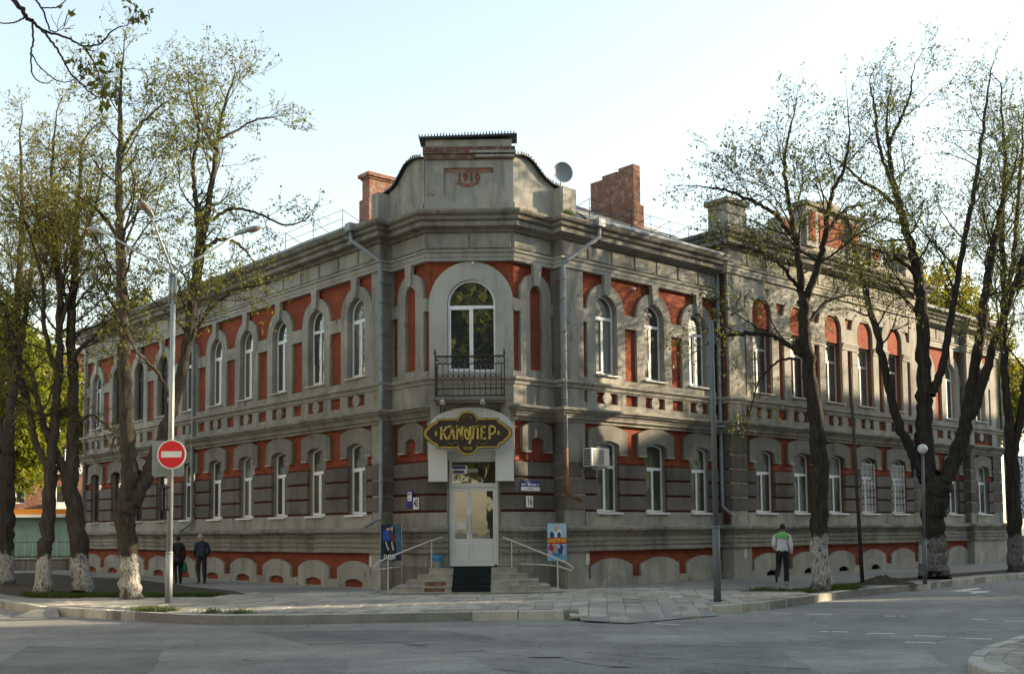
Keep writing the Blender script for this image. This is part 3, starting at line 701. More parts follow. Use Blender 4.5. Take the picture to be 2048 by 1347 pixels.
roof_side(FB, 7.8, 20.6, .6, 11.85, 6.0, 12.5); roof_side(FR, 20.8, 28.9, -.7, 11.04, 5.5, 13.95, cut1=3)
# gutters
def gutter(F, x0, x1, y, z):
    mb = MB(); n = max(2, int((x1-x0)/1.2))
    mb.tube([(x0+(x1-x0)*i/n, y, z+.012*math.sin(i*2.3)) for i in range(n+1)], .065, 8)
    return bp(mb, 'gutter', M['pipe'], F)
gutter(FL, -LEND-.4, -.75, -.53, 11.04); gutter(FR, 1.0, 7.5, -.53, 11.04); gutter(FR, 21.2, 25.3, -.53, 11.04); gutter(FD, 25.4, 28.9, -.53, 11.04)
# snow railing along the eaves
def roof_rail(F, x0, x1, step):
    mb = MB(); x = x0
    while x <= x1:
        mb.tube([(x, -.28, 11.15), (x, -.28, 11.78)], .013, 4); mb.tube([(x, -.28, 11.78), (x-.12, .45, 11.55)], .011, 4); x += step
    for z in (11.78, 11.5): mb.tube([(x0, -.28, z), (x-step, -.28, z)], .009, 4)
    return bp(mb, 'snow_railing', M['iron'], F)
roof_rail(FL, -8.6, -1.2, 1.75); roof_rail(FR, .9, 6.7, .95)
# corner parapet with the date panel
mb = MB(); mb.prism([[(-.05, 10.98), (2.60, 10.98), (2.60, 11.30), (-.05, 11.30)]], -.12, .45)
mb.prism([[(-.03, 11.30), (2.57, 11.30), (2.57, 12.60), (-.03, 12.60)], [(.52, 11.50), (1.99, 11.50), (1.99, 12.36), (.52, 12.36)]], -.05, .0, 0, 0, False)
mb.box(-.03, 2.57, 0, .45, 11.28, 12.60)
bp(mb, 'parapet', M['plaster'], FC)
m2 = MB(); m2.box(-.05, 2.59, -.10, .46, 12.605, 12.76); m2.box(-.09, 2.63, -.14, .48, 12.762, 12.97)
bp(m2, 'brick_band', M['brick_decayed'], FC)
m2 = MB(); m2.box(1.45, 2.62, -.16, .0, 12.65, 12.72); m2.box(1.3, 2.655, -.18, .0, 12.77, 12.84); bp(m2, 'plaster_remnant', M['plaster'], FC)
bp(MB().box(-.01, 2.53, -.08, .44, 12.972, 13.20), 'parapet_cap', M['plaster_light'], FC)
def spikes(pts, F, name='coping', y0=-.14, y1=.5, th=.035, sp=.09, h=.09):
    mb = MB(); n = len(pts)
    top = [(x, z+th) for x, z in pts][::-1]
    mb.prism([list(pts)+top], y0, y1)
    o = bp(mb, name, M['iron'], F)
    sb = MB(); rnd = random.Random(4)
    for (xa, za), (xb, zb) in zip(pts, pts[1:]):
        L = math.hypot(xb-xa, zb-za); k = max(1, int(L/sp))
        for i in range(k):
            t = i/k; x, z = xa+(xb-xa)*t, za+(zb-za)*t+th
            for yy in (y0+.03,):
                sb.box(x-.017, x+.017, yy, yy+.03, z-.005, z+h*rnd.uniform(.7, 1.1))
    s = sb.build('coping_spike', M['iron'], o); s['kind'] = 'stuff'
spikes([(-.19, 13.19), (2.69, 13.27)], FC, y0=-.22, y1=.5, th=.06)
m2 = MB().box(.53, 1.98, -.012, .004, 12.22, 12.355); bp(m2, 'exposed_brick', M['brick_old'], FC)
m2 = MB().prism([[(.86, 11.93), (.95, 11.86), (1.22, 11.78), (1.48, 11.86), (1.60, 11.95), (1.42, 11.93), (1.2, 11.90), (1.0, 11.95)]], -.012, .004); bp(m2, 'exposed_brick', M['brick_old'], FC)
date = link('date_numerals', text_mesh('1910', .34, .02, .012, .9, spacing=1.15, mat=M['reveal_red']), bld, BI @ FC @ Matrix.Translation((1.24, -.012, 12.08)))
def wing_parapet(F, pts, y):
    base = [(pts[-1][0], 10.98), (pts[0][0], 10.98)] if pts[0][0] < pts[-1][0] else [(pts[0][0], 10.98), (pts[-1][0], 10.98)]
    l = [(pts[0][0], 10.98)] + list(pts) + [(pts[-1][0], 10.98)]
    bp(MB().prism([l], y, y+.4), 'parapet', M['plaster'], F)
    bp(MB().prism([[(pts[0][0], 10.98), (pts[0][0], 11.28), (pts[-1][0], 11.28), (pts[-1][0], 10.98)]], y-.06, y+.01), 'parapet', M['plaster'], F)
cv_L = [(.03, 12.06), (.25, 12.10), (.46, 12.20), (.72, 12.44), (.9, 12.60), (1.05, 12.68), (1.35, 12.72), (1.80, 12.66)]
cv_R = [(-1.66, 12.70), (-1.4, 12.76), (-1.12, 12.74), (-.9, 12.62), (-.71, 12.46), (-.42, 12.25), (-.12, 12.13), (.0, 12.11)]
wing_parapet(FL, cv_L, RET-.06); wing_parapet(FR, cv_R, RET-.06)
spikes([(-.30, 12.0)]+cv_L, FL, y0=RET-.2, y1=RET+.3); spikes(cv_R+[(.55, 12.06)], FR, y0=RET-.2, y1=RET+.3)
bp(MB().box(-.28, .06, -.10, .7, 10.98, 11.98), 'parapet_pier', M['plaster'], FL); bp(MB().box(-.05, .52, -.10, .7, 10.98, 12.02), 'parapet_pier', M['plaster'], FR)
def chimney(F, x0, x1, y0, y1, z0, zb, zt, cap):
    mb = MB(); mb.box(x0-.08, x1+.08, y0-.08, y1+.08, z0, zb); mb.box(x0, x1, y0, y1, zb-.01, zt)
    o = bp(mb, 'chimney', M['brick_old'], F)
    if cap == 'flat':
        m2 = MB().box(x0-.05, x1+.05, y0-.05, y1+.05, zt, zt+.07).box(x0-.12, x1+.12, y0-.12, y1+.12, zt+.07, zt+.20)
    else:
        m2 = MB()
        for a, b, h in ((0, .28, -.14), (.28, .62, -.02), (.62, .66, -.10), (.66, 1.0, .06)): m2.box(x0+.002, x1-.002, y1-(y1-y0)*b+.002, y1-(y1-y0)*a-.002, zt-.001, zt+.16+h)
    m2.build('chimney_crown', M['brick_old'], o)
chimney(FL, -5.38, -4.92, 3.0, 5.4, 11.8, 13.6, 14.35, 'flat'); chimney(FR, 5.74, 6.10, 2.2, 4.3, 11.8, 13.15, 14.38, 'worn')
# attic of the projecting section
def att(pts, y0, y1, mat='plaster', name='attic'): bp(MB().prism([pts], y0, y1), name, M[mat], FB)
att([(7.5, 11.9), (20.9, 11.9), (20.9, 12.3), (7.5, 12.3)], .02, .5)
for x in (7.55, 19.75):
    bp(MB().box(x, x+1.05, -.06, .8, 11.93, 12.95), 'attic_pier', M['plaster'], FB); bp(MB().box(x-.1, x+1.15, -.16, .9, 12.95, 13.12), 'attic_cap', M['cornice'], FB)
half = [(0, 14.25), (.7, 14.2), (.75, 14.0), (1.75, 13.85), (1.85, 13.5), (2.3, 13.0), (2.7, 12.75), (3.0, 12.7)]
att([(14.2-x, z) for x, z in half[::-1]]+[(14.2+x, z) for x, z in half[1:]]+[(17.2, 12.3), (11.2, 12.3)], .0, .45)
for x in (10.7, 16.9, 12.3, 15.3):
    h = 13.05 if x in (10.7, 16.9) else 13.75
    bp(MB().box(x, x+.75, -.12, .5, 12.25, h), 'attic_pier', M['plaster'], FB); bp(MB().box(x+.16, x+.59, -.145, .0, 12.45, h-.15), 'brick_panel', M['brick'], FB)
bp(MB().box(13.35, 15.05, -.03, .1, 12.5, 13.6), 'brick_panel', M['brick'], FB)
bp(MB().prism([[(12.2, 13.8), (16.2, 13.8), (16.2, 13.95), (12.2, 13.95)]], -.2, .5), 'attic_cap', M['cornice'], FB)

# ---- drainpipes
def pipe(F, pts, r=.065, mat='pipe', bands=(), head=None, lower=None):
    mb = MB().tube(pts, r, 10)
    for z in bands:
        x, y = next((p[0], p[1]) for p in pts if True); p = pts[1] if len(pts) > 1 else pts[0]
        mb.tube([(p[0], p[1], z-.02), (p[0], p[1], z+.02)], r+.016, 10)
        mb.tube([(p[0], p[1], z), (p[0], p[1]+.3, z)], .012, 4)
    o = bp(mb, 'drainpipe', M[mat], F, True)
    if head: MB().box(head[0]-.14, head[0]+.14, head[1]-.12, head[1]+.12, head[2]-.12, head[2]+.12).build('rain_head', M['pipe'], o)
    if lower: MB().tube(lower, r+.004, 10).build('lower_length', M['rust'], o, smooth=True)
bz = (3.2, 4.4, 5.6, 6.6, 7.6, 8.6, 9.2)
pipe(FL, [(.12, -.04, 9.80), (.12, -.04, 2.1), (-.02, -.3, 1.98), (-.18, -.42, 1.86)], bands=bz)
pipe(FL, [(-.80, -.50, 10.92), (-.80, -.50, 10.62), (-.66, -.46, 10.5), (.02, -.08, 9.92), (.12, -.04, 9.80)], head=(-.80, -.52, 11.0))
pipe(FR, [(-.07, -.10, 9.65), (-.07, -.10, 4.1)], bands=bz[2:], lower=[(-.07, -.10, 4.12), (-.06, -.10, 2.85), (.04, -.16, 2.72), (.34, -.36, 2.58)])
pipe(FR, [(1.08, -.50, 10.92), (1.08, -.50, 10.60), (.96, -.46, 10.48), (.06, -.14, 9.78), (-.07, -.10, 9.65)], head=(1.08, -.52, 11.0))
pipe(FR, [(7.40, -.10, 10.6), (7.40, -.10, 2.45), (7.48, -.3, 2.25), (7.55, -.42, 2.12)], bands=bz)
pipe(FL, [(-12.35, -.52, 10.9), (-12.35, -.10, 10.2), (-12.35, -.10, 2.15), (-12.45, -.3, 1.95), (-12.62, -.42, 1.82)], bands=())
pipe(FL, [(-LEND+.5, -.52, 10.9), (-LEND+.5, -.10, 10.2), (-LEND+.5, -.10, 1.9)], r=.05)
pipe(FD, [(3.3+25.35, -.10, 10.8), (3.3+25.35, -.10, 1.9)], r=.05)

# ---- balcony
bal = bp(MB().box(.24, 2.31, -.76, .02, 5.405, 5.50).box(.28, 2.27, -.70, .02, 5.34, 5.405), 'balcony', M['plinth_dark'], FC)
Yb = -.71
rl = MB()
for z, r in ((6.66, .028), (6.45, .019), (5.74, .019), (5.54, .02)):
    rl.tube([(.29, .0, z), (.29, Yb, z), (2.26, Yb, z), (2.26, .0, z)], r, 6)
rl.build('handrail', M['iron'], bal)
def baluster():
    mb = MB().tube([(0, 0, 5.54), (0, 0, 6.45)], .014, 5)
    mb.lathe([(.004, 5.74), (.02, 5.77), (.004, 5.80)], n=5)
    mb.lathe([(.004, 6.06), (.022, 6.10), (.004, 6.14)], n=5)
    return mb.mesh('baluster', M['iron'])
bm_ = baluster()
def scroll():
    return [MB().tube([(.055*math.cos(t*.5), 0, z_+.055*math.sin(t*.5)) for t in range(13)], .009, 4, cap=False).mesh('scroll', M['iron']) for z_ in (6.10, 6.555)]
sm_ = scroll()
for i in range(13):
    x = .36+i*.151
    link('baluster', bm_, bal, Matrix.Translation((x, Yb, 0)))
    if i < 12:
        for q_ in sm_: link('scroll', q_, bal, Matrix.Translation((x+.075, Yb, 0)))
for xx in (.29, 2.26):
    for j in range(4): link('baluster', bm_, bal, Matrix.Translation((xx, -.14-j*.15, 0)))
    MB().tube([(xx, Yb, 5.5), (xx, Yb, 6.70)], .02, 6).lathe([(.01, 6.68), (.035, 6.73), (.035, 6.77), (.008, 6.88)], xx, Yb, 8).build('corner_post', M['iron'], bal)
for x in (.12, 2.14):  # stone brackets under the balcony
    bp(MB().prism([[(x, 4.3), (x+.28, 4.3), (x+.28, 5.34), (x, 5.34)]], -.36, .02), 'bracket', M['plaster'], FC)
# light-coloured canopy arch round the entrance
outl = [(.06, 3.12), (.60, 3.12), (.60, 4.0), (1.98, 4.0), (1.98, 3.12), (2.50, 3.12), (2.50, 4.75)] + [(1.28+1.22*math.cos(R(a)), 4.62+.62*math.sin(R(a))) for a in range(10, 171, 10)] + [(.06, 4.75)]
bp(MB().prism([outl], -.42, .0), 'entrance_canopy', M['white_panel'], FC)
# door
dr = bp(MB().prism([[(.63, .70), (2.04, .70), (2.04, 3.76), (.63, 3.76)], [(.71, 3.08), (1.96, 3.08), (1.96, 3.70), (.71, 3.70)], [(.71, .72), (1.96, .72), (1.96, 2.96), (.71, 2.96)]], .02, .12), 'door_frame', M['white_panel'], FC)
def leaf(x0, x1, name):
    mb = MB().prism([[(x0, .72), (x1, .72), (x1, 2.95), (x0, 2.95)], [(x0+.075, 1.48), (x1-.075, 1.48), (x1-.075, 2.85), (x0+.075, 2.85)]], .04, .10)
    mb.block(x0+.075, x1-.075, .03, .05, .82, 1.38, .02)
    o = mb.build(name, M['white_panel'], dr)
    o.matrix_local = Matrix.Identity(4)
    return o
leaf(.712, 1.195, 'door_leaf'); leaf(1.20, 1.958, 'door_leaf')
for x0, x1, z0, z1 in ((.78, 1.13, 1.47, 2.86), (1.27, 1.89, 1.47, 2.86), (.70, 1.97, 3.07, 3.71)):
    MB().box(x0, x1, .075, .085, z0, z1).build('pane', M['glass_door'], dr)
MB().tube([(1.255, .0, 1.62), (1.255, -.03, 1.66), (1.255, -.03, 2.16), (1.255, .0, 2.2)], .014, 6).tube([(1.15, .0, 1.62), (1.15, -.03, 1.66), (1.15, -.03, 2.1), (1.15, .0, 2.14)], .012, 6).build('handle', M['steel'], dr)
MB().box(.79, 1.12, .066, .073, 1.76, 1.98).build('door_notice', M['paper'], dr)
tn = MB().box(.74, 1.15, .066, .073, 3.36, 3.60).build('pane_sticker', M['white'], dr)
MB().box(.745, 1.10, .061, .0655, 3.50, 3.585).box(.745, 1.06, .061, .0655, 3.375, 3.45).build('sticker_band', M['blue_sign'], dr)
MB().box(1.16, 1.46, .066, .073, 3.40, 3.50).build('pane_sticker', M['steel'], dr)
bp(MB().box(.62, 2.05, .16, .3, .6, 4.05), 'door_back', M['black_hole'], FC)
bp(MB().box(.60, 2.07, -.02, .13, 3.76, 4.02), 'lintel', M['white_panel'], FC)
for x0, x1 in ((.56, .63), (2.04, 2.11)): bp(MB().box(x0, x1, -.03, .2, .6, 3.3), 'door_jamb', M['plinth_dark'], FC)

# ------------------------------------------------------------------ ground
ZR = -0.19
def flat(mb, pts, z0, z1=None, m=0):
    """horizontal polygon (x,y) with its top at z0, sides down to z1"""
    t = MB().prism([[(p[0], p[1]) for p in pts]], 0, 1, m)
    o = []
    for x, y, z in t.v: o.append((x, z, z0 if y == 0 else (z1 if z1 is not None else z0-.01)))
    return mb.add(o, t.f, m)
road = tag(MB().add([(-500, -300, ZR), (500, -300, ZR), (500, 700, ZR), (-500, 700, ZR)], [(0, 1, 2, 3)]).build('road', M['road']), kind='structure')
dL3 = Vector((-math.sin(R(41.871)), math.cos(R(41.871)), 0)); dR3 = Vector((math.sin(R(48.129)), math.cos(R(48.129)), 0))
KL = [Vector((-13.55, 28.77, 0)), Vector((-11.3, 26.04, 0))]
K1 = [KL[0]+dL3*110] + KL
K2 = [Vector((x, y, 0)) for x, y in ((-10.75, 25.72), (-10.49, 25.55), (-8.93, 24.44), (-8.07, 23.89), (-7.0, 23.15), (-6.06, 22.75), (-5.06, 22.62), (-3.02, 22.85), (-.93, 23.1), (1.2, 23.2), (1.38, 23.1))]
K3 = [Vector((x, y, 0)) for x, y in ((4.42, 24.15), (5.2, 24.75), (6.29, 25.85), (7.2, 27.0), (7.95, 28.1), (9.75, 30.15), (12.85, 33.3), (15.85, 36.65), (18.4, 39.2))]
K3 = K3 + [K3[-1]+dR3*110]
flush = [Vector((1.40, 24.2, 0)), Vector((4.40, 25.3, 0))]
FL0, FL1 = Vector((1.45, 22.45, 0)), Vector((4.35, 23.75, 0)); _fd = (FL1-FL0).normalized(); _fn = Vector((-_fd.y, _fd.x, 0))
def drop(x, y):
    s = (Vector((x, y, 0))-FL0).dot(_fn)
    return (ZR+.02)*(1-max(0., min(1., (s+.2)/1.8))) if 1.3 < x < 4.5 and y < 25.6 else 0.0
pv = MB(); flat(pv, K1+K2+flush+K3+[K3[-1]+Vector((-60, 60, 0)), K1[0]+Vector((60, 60, 0))], 0, -.4)
pave = tag(pv.build('pavement', M['walk']), kind='structure')
rm = MB(); rm.add([(1.38, 22.55, drop(1.4, 22.5)), (2.3, 22.0, ZR+.02), (4.45, 23.75, ZR+.02), (4.42, 25.32, .0), (1.39, 24.22, .0)], [(0, 1, 2, 3, 4)]); tag(rm.build('kerb_ramp', M['walk']), kind='structure')
kerb = tag(MB().add([(K2[0].x, K2[0].y, -.35), (K2[0].x+.1, K2[0].y, -.35), (K2[0].x, K2[0].y+.1, -.35)], [(0, 1, 2)]).build('kerb', M['kerbstone']), kind='structure')
def resample(pts, L):
    out = [pts[0]]; acc = 0
    for a, b in zip(pts, pts[1:]):
        d = (b-a).length; t = L-acc
        while t <= d: out.append(a.lerp(b, t/d)); t += L
        acc = (acc+d) % L
    return out
def kerbstones(pts, L=1.0, wd=.17, top=.02, limit=60, parent=None, bot=-.30, side=1, mat='kerbstone'):
    rnd = random.Random(7); q = resample(pts, L); far = MB()
    for i, (a, b) in enumerate(zip(q, q[1:])):
        d = (b-a).normalized(); n = Vector((-d.y, d.x, 0))*side; a2 = a+d*.014; b2 = b-d*.014; h = top+rnd.uniform(-.012, .012); s = rnd.uniform(-.012, .012); n_ = n*s
        c = .02
        prof = [(0, bot), (0, h-c), (c, h), (wd, h), (wd, bot)]
        k = len(prof); vs = [a2+n_+n*o+Vector((0, 0, z)) for o, z in prof]+[b2+n_+n*o+Vector((0, 0, z+rnd.uniform(-.004, .004))) for o, z in prof]
        fs = [(j, k+j, k+(j+1) % k, (j+1) % k) for j in range(k)]+[tuple(range(k)), tuple(range(2*k-1, k-1, -1))]
        if i < limit: MB().add(vs, fs).build('kerb_stone', M[mat], parent or kerb)
        else: far.add(vs, fs)
    if far.v: far.build('kerb_stone', M[mat], parent or kerb)['kind'] = 'stuff'
kerbstones(K2, .98, parent=kerb); kerbstones(K3, 1.0, limit=36, top=.01); kerbstones(K1[::-1], 1.0, limit=14, side=-1)
# paving slabs
SLP = [(-12.4, 29.2), (-8.0, 29.5), (-7.6, 30.9), (-4.7, 31.4), (-3.9, 31.6), (1.6, 31.5), (3.9, 32.2), (6.1, 29.6), (7.9, 28.9), (7.75, 28.3), (7.0, 27.1), (6.1, 26.05), (5.05, 24.95), (4.3, 24.35), (4.1, 23.65), (3.2, 22.85), (2.23, 22.15), (1.5, 22.6), (1.4, 23.35), (-.93, 23.3), (-3.0, 23.05), (-5.0, 22.82), (-6.0, 22.95), (-7.0, 23.4), (-8.0, 24.15), (-10.3, 25.75), (-11.2, 26.3)]
def inside(x, y, P):
    r = False
    for i in range(len(P)):
        x1, y1 = P[i-1]; x2, y2 = P[i]
        if (y1 > y) != (y2 > y) and x < (x2-x1)*(y-y1)/(y2-y1)+x1: r = not r
    return r
rnd = random.Random(11)
ga = R(4.5); gx = Vector((math.cos(ga), -math.sin(ga), 0)); gy = Vector((math.sin(ga), math.cos(ga), 0)); SW, SL = .40, .60
cells = []
for j in range(0, 20):
    sh = rnd.uniform(0, SW)*.25
    for i in range(-36, 27):
        c = Vector((0, 21.5, 0))+gx*(i*SW+sh)+gy*(j*SL)
        ok = sum(inside((c+gx*a*SW*.45+gy*b*SL*.45).x, (c+gx*a*SW*.45+gy*b*SL*.45).y, SLP) for a in (-1, 1) for b in (-1, 1))
        if ok >= 3 and not (-3.7 < c.x < 1.45 and c.y > 29.3): cells.append(c)
cells.sort(key=lambda c: c.length)
slabm = []
for k in range(6):
    mb = MB(); q = random.Random(k); hw, hl = SW/2-.006, SL/2-.006
    t = [q.uniform(-.006, .006) for _ in range(4)]
    v = [(-hw, -hl, -.05), (hw, -hl, -.05), (hw, hl, -.05), (-hw, hl, -.05), (-hw, -hl, t[0]), (hw, -hl, t[1]), (hw, hl, t[2]), (-hw, hl, t[3])]
    c = .012; v += [(-hw+c, -hl+c, t[0]+.009), (hw-c, -hl+c, t[1]+.009), (hw-c, hl-c, t[2]+.009), (-hw+c, hl-c, t[3]+.009)]
    mb.add(v, [(0, 1, 5, 4), (1, 2, 6, 5), (2, 3, 7, 6), (3, 0, 4, 7), (4, 5, 9, 8), (5, 6, 10, 9), (6, 7, 11, 10), (7, 4, 8, 11), (8, 9, 10, 11)])
    slabm.append(mb.mesh('paving_slab', M['slab']))
rest = MB()
for i, c in enumerate(cells):
    z = .006+rnd.uniform(0, .010)+(.018 if rnd.random() < .05 else 0)
    dz = drop(c.x, c.y); z += dz+(.012 if dz else 0)
    T = Matrix.Translation((c.x, c.y, z)) @ Matrix.Rotation(R(5.0) if dz else 0, 4, 'X') @ Matrix.Rotation(-ga+rnd.uniform(-.012, .012), 4, 'Z')
    if i < 298: link('paving_slab', slabm[i % 6], pave, T)
    else:
        me = slabm[i % 6]; rest.add([T @ v.co for v in me.vertices], [tuple(p.vertices) for p in me.polygons])
rest.build('paving_slab', M['slab'], pave)['kind'] = 'stuff'
# the ramp between the two kerbs on the left and the flush edge
mb = MB(); mb.add([(-11.3, 26.04, .0), (-10.75, 25.72, .0), (-10.4, 25.0, ZR+.01), (-11.6, 25.3, ZR+.01), (-11.0, 26.6, .005), (-10.5, 26.2, .005)], [(0, 1, 2, 3), (0, 4, 5, 1)])
tag(mb.build('kerb_ramp', M['walk']), kind='structure')
# tree verge: bare soil and grass
VER = [(-8.0, 29.3), (-7.5, 30.5), (-8.3, 32.3), (-10.0, 34.5), (-13.2, 39.5), (-22, 49.5), (-24.5, 47.5), (-18.2, 38.2), (-15.0, 31.9), (-13.2, 29.8), (-12.2, 29.5)]
vm = MB(); flat(vm, VER, .012, -.02); tag(vm.build('tree_verge', M['soil']), kind='structure')
vm = MB(); flat(vm, [(7.2, 28.4), (7.9, 28.7), (9.6, 31.2), (12.9, 34.8), (18.6, 40.4), (24, 45.6), (23.2, 46.2), (17.8, 41.0), (12.0, 35.4), (8.6, 31.2), (6.9, 29.3)], .008, -.02); tag(vm.build('tree_verge', M['soil']), kind='structure')
def blades(name, pts, hmin, hmax, seed, wd=.008):
    r = np.random.default_rng(seed); n = len(pts); P = np.array(pts)
    a = r.uniform(0, 6.283, n); h = r.uniform(hmin, hmax, n); ln = r.uniform(.2, .8, n)*h; b = r.uniform(0, 6.283, n)
    dx = np.stack([np.cos(a), np.sin(a), 0*a], 1)*wd; tip = P+np.stack([np.cos(b)*ln, np.sin(b)*ln, h], 1)
    mid = P*.5+tip*.5+np.stack([0*a, 0*a, h*.15], 1)
    v = np.concatenate([P-dx, P+dx, mid+dx*.7, mid-dx*.7, tip]).reshape(5, n, 3).transpose(1, 0, 2).reshape(-1, 3)
    o = (np.arange(n)*5)[:, None]
    f = [tuple(q) for q in (o+np.array([0, 1, 2, 3])).tolist()]+[tuple(q) for q in (o+np.array([3, 2, 4])).tolist()]
    me = bpy.data.meshes.new(name); me.from_pydata(v.tolist(), [], f); me.materials.append(M['grass'])
    o_ = link(name, me); return o_
def scatter(poly, n, seed, z=.01, dens=None):
    r = random.Random(seed); xs = [p[0] for p in poly]; ys = [p[1] for p in poly]; out = []
    while len(out) < n:
        x, y = r.uniform(min(xs), max(xs)), r.uniform(min(ys), max(ys))
        if inside(x, y, poly) and (dens is None or r.random() < dens(x, y)): out.append((x, y, z))
    return out
clump = lambda x, y: .15+.85*(math.sin(x*2.3+1)*math.sin(y*1.9+.4) > -.25)
tag(blades('verge_grass', scatter([(-8.2, 29.35), (-7.9, 29.8), (-9, 30.1), (-12.6, 30.9), (-14.2, 31.4), (-13.2, 29.9), (-12.2, 29.6)], 9000, 3, .012, clump), .05, .14, 3), 'short green grass along the front of the tree verge', 'grass', kind='stuff')
tp = [(gnd(x, y).x, gnd(x, y).y) for x, y in ((285, 1221), (300, 1222), (320, 1222), (340, 1222), (425, 1225), (480, 1226), (1515, 1181), (1535, 1180), (1598, 1183), (1618, 1184), (1660, 1181), (1685, 1178), (1700, 1176), (1560, 1182))]
r5 = random.Random(5); pts = []
for x, y in tp:
    for _ in range(130): pts.append((x+r5.gauss(0, .16), y+r5.gauss(0, .08), .0))
for x, y in ((8.6, 30.0), (8.9, 30.4), (9.3, 30.7), (9.6, 31.3), (9.0, 29.9)):
    for _ in range(420): pts.append((x+r5.gauss(0, .22), y+r5.gauss(0, .2), .0))
tag(blades('weeds', pts, .04, .15, 6), 'green weeds growing in kerb and slab joints', 'weeds', kind='stuff')
# soil heap by the kerb
hm = MB(); n = 26; c = gnd(1766, 1167)
vs = []; r8 = random.Random(8)
for i in range(n):
    for j in range(n):
        x = (i/(n-1)-.5)*2; y = (j/(n-1)-.5)*2; d = math.hypot(x, y)
        vs.append((c.x+x*1.0, c.y+y*.6, max(0, (1-d))**1.2*.26*(1+.25*math.sin(i*1.7)*math.cos(j*1.3))+r8.uniform(0, .03)*(d < 1)-.005))
hm.add(vs, [(i*n+j, (i+1)*n+j, (i+1)*n+j+1, i*n+j+1) for i in range(n-1) for j in range(n-1)])
tag(hm.build('soil_heap', M['soil']), 'low heap of grey soil between the thin pole and the forked tree', 'soil heap')
# road markings and damage (sheets a few millimetres above the asphalt)
def sheet(name, pts, mat, z=ZR+.004, parent=road):
    mb = MB(); t = MB().prism([[(p[0], p[1]) for p in pts]], 0, 1, 0, back=False)
    n = len(pts); mb.add([(x, zz, z) for x, y, zz in t.v[:n]], [f for f in t.f if max(f) < n]); return mb.build(name, M[mat], parent)
def dash(p, q, wd=.12):
    a, b = gnd(*p, ZR), gnd(*q, ZR); d = (b-a).normalized(); n = Vector((-d.y, d.x, 0))*wd/2; L = (b-a).length
    r = random.Random(int(p[0])); k = max(4, int(L/.12)); up_ = []; dn = []
    for i in range(k+1):
        c = a+d*L*i/k; up_.append(c+n*r.uniform(.7, 1.1)); dn.append(c-n*r.uniform(.7, 1.1))
    sheet('lane_dash', dn+up_[::-1], 'marking')
for p, q in (((1136, 1238), (1168, 1240)), ((1160, 1242), (1222, 1240)), ((1245, 1242), (1297, 1245)), ((1311, 1246), (1358, 1249)), ((1440, 1223), (1516, 1222)), ((1540, 1225), (1585, 1226)), ((1613, 1227), (1664, 1228)), ((1655, 1201), (1716, 1203)), ((1741, 1202), (1838, 1203)), ((1860, 1203), (1948, 1203)), ((1769, 1231), (1790, 1231)), ((1800, 1231), (1812, 1231)), ((1945, 1237), (1976, 1239)), ((2008, 1241), (2080, 1242)), ((1642, 1262), (1656, 1262)), ((1665, 1262), (1696, 1263)), ((1735, 1266), (1790, 1266)), ((1828, 1270), (1890, 1272)), ((1915, 1275), (1985, 1277)), ((1810, 1283), (1872, 1285)), ((100, 1231), (170, 1231)), ((0, 1229), (20, 1229))):
    dash(p, q, .13)
sheet('arrow_marking', [gnd(x, y, ZR) for x, y in ((1899, 1181), (1957, 1174.5), (1962, 1176), (1928, 1181.5), (1975, 1181), (1983, 1182.5), (1945, 1186.5), (1938, 1185), (1950, 1183.3))], 'marking')
def blot(cx, cy, rx, ry, seed, mat='hole', name='pothole'):
    r = random.Random(seed); c = gnd(cx, cy, ZR); k = 18
    sheet(name, [c+Vector((rx*math.cos(2*math.pi*i/k)*r.uniform(.55, 1.1), ry*math.sin(2*math.pi*i/k)*r.uniform(.5, 1.1), 0)) for i in range(k)], mat)
blot(833, 1289, .27, .05, 1); blot(1094, 1314, .30, .085, 2); blot(1241, 1333, .16, .05, 3); blot(1590, 1286, .1, .03, 4); blot(962, 1300, .12, .03, 5)
def crack(pts, wd=.014):
    P = [gnd(x, y, ZR) for x, y in pts]; r = random.Random(len(pts)*7+int(pts[0][0])); L = []; Q = []
    for a, b in zip(P, P[1:]):
        k = max(2, int((b-a).length/.15))
        for i in range(k): Q.append(a.lerp(b, i/k)+Vector((r.uniform(-.03, .03), r.uniform(-.05, .05), 0)))
    mb = MB(); vs = []
    for i, p in enumerate(Q): h = wd*r.uniform(.3, 1.3); vs += [p+Vector((0, h, .0045)), p+Vector((0, -h, .0045))]
    mb.add(vs, [(2*i, 2*i+2, 2*i+3, 2*i+1) for i in range(len(Q)-1)]); mb.build('crack', M['hole'], road)
crack([(650, 1268), (700, 1276), (800, 1283), (870, 1296)]); crack([(790, 1299), (850, 1308), (925, 1302), (960, 1303), (1030, 1309), (1060, 1312)]); crack([(1125, 1318), (1200, 1330), (1290, 1335)])
crack([(1170, 1303), (1260, 1312), (1340, 1316), (1430, 1326), (1530, 1333), (1640, 1338)]); crack([(650, 1287), (760, 1300), (840, 1310)], .008); crack([(930, 1347), (1000, 1337), (1080, 1347)])
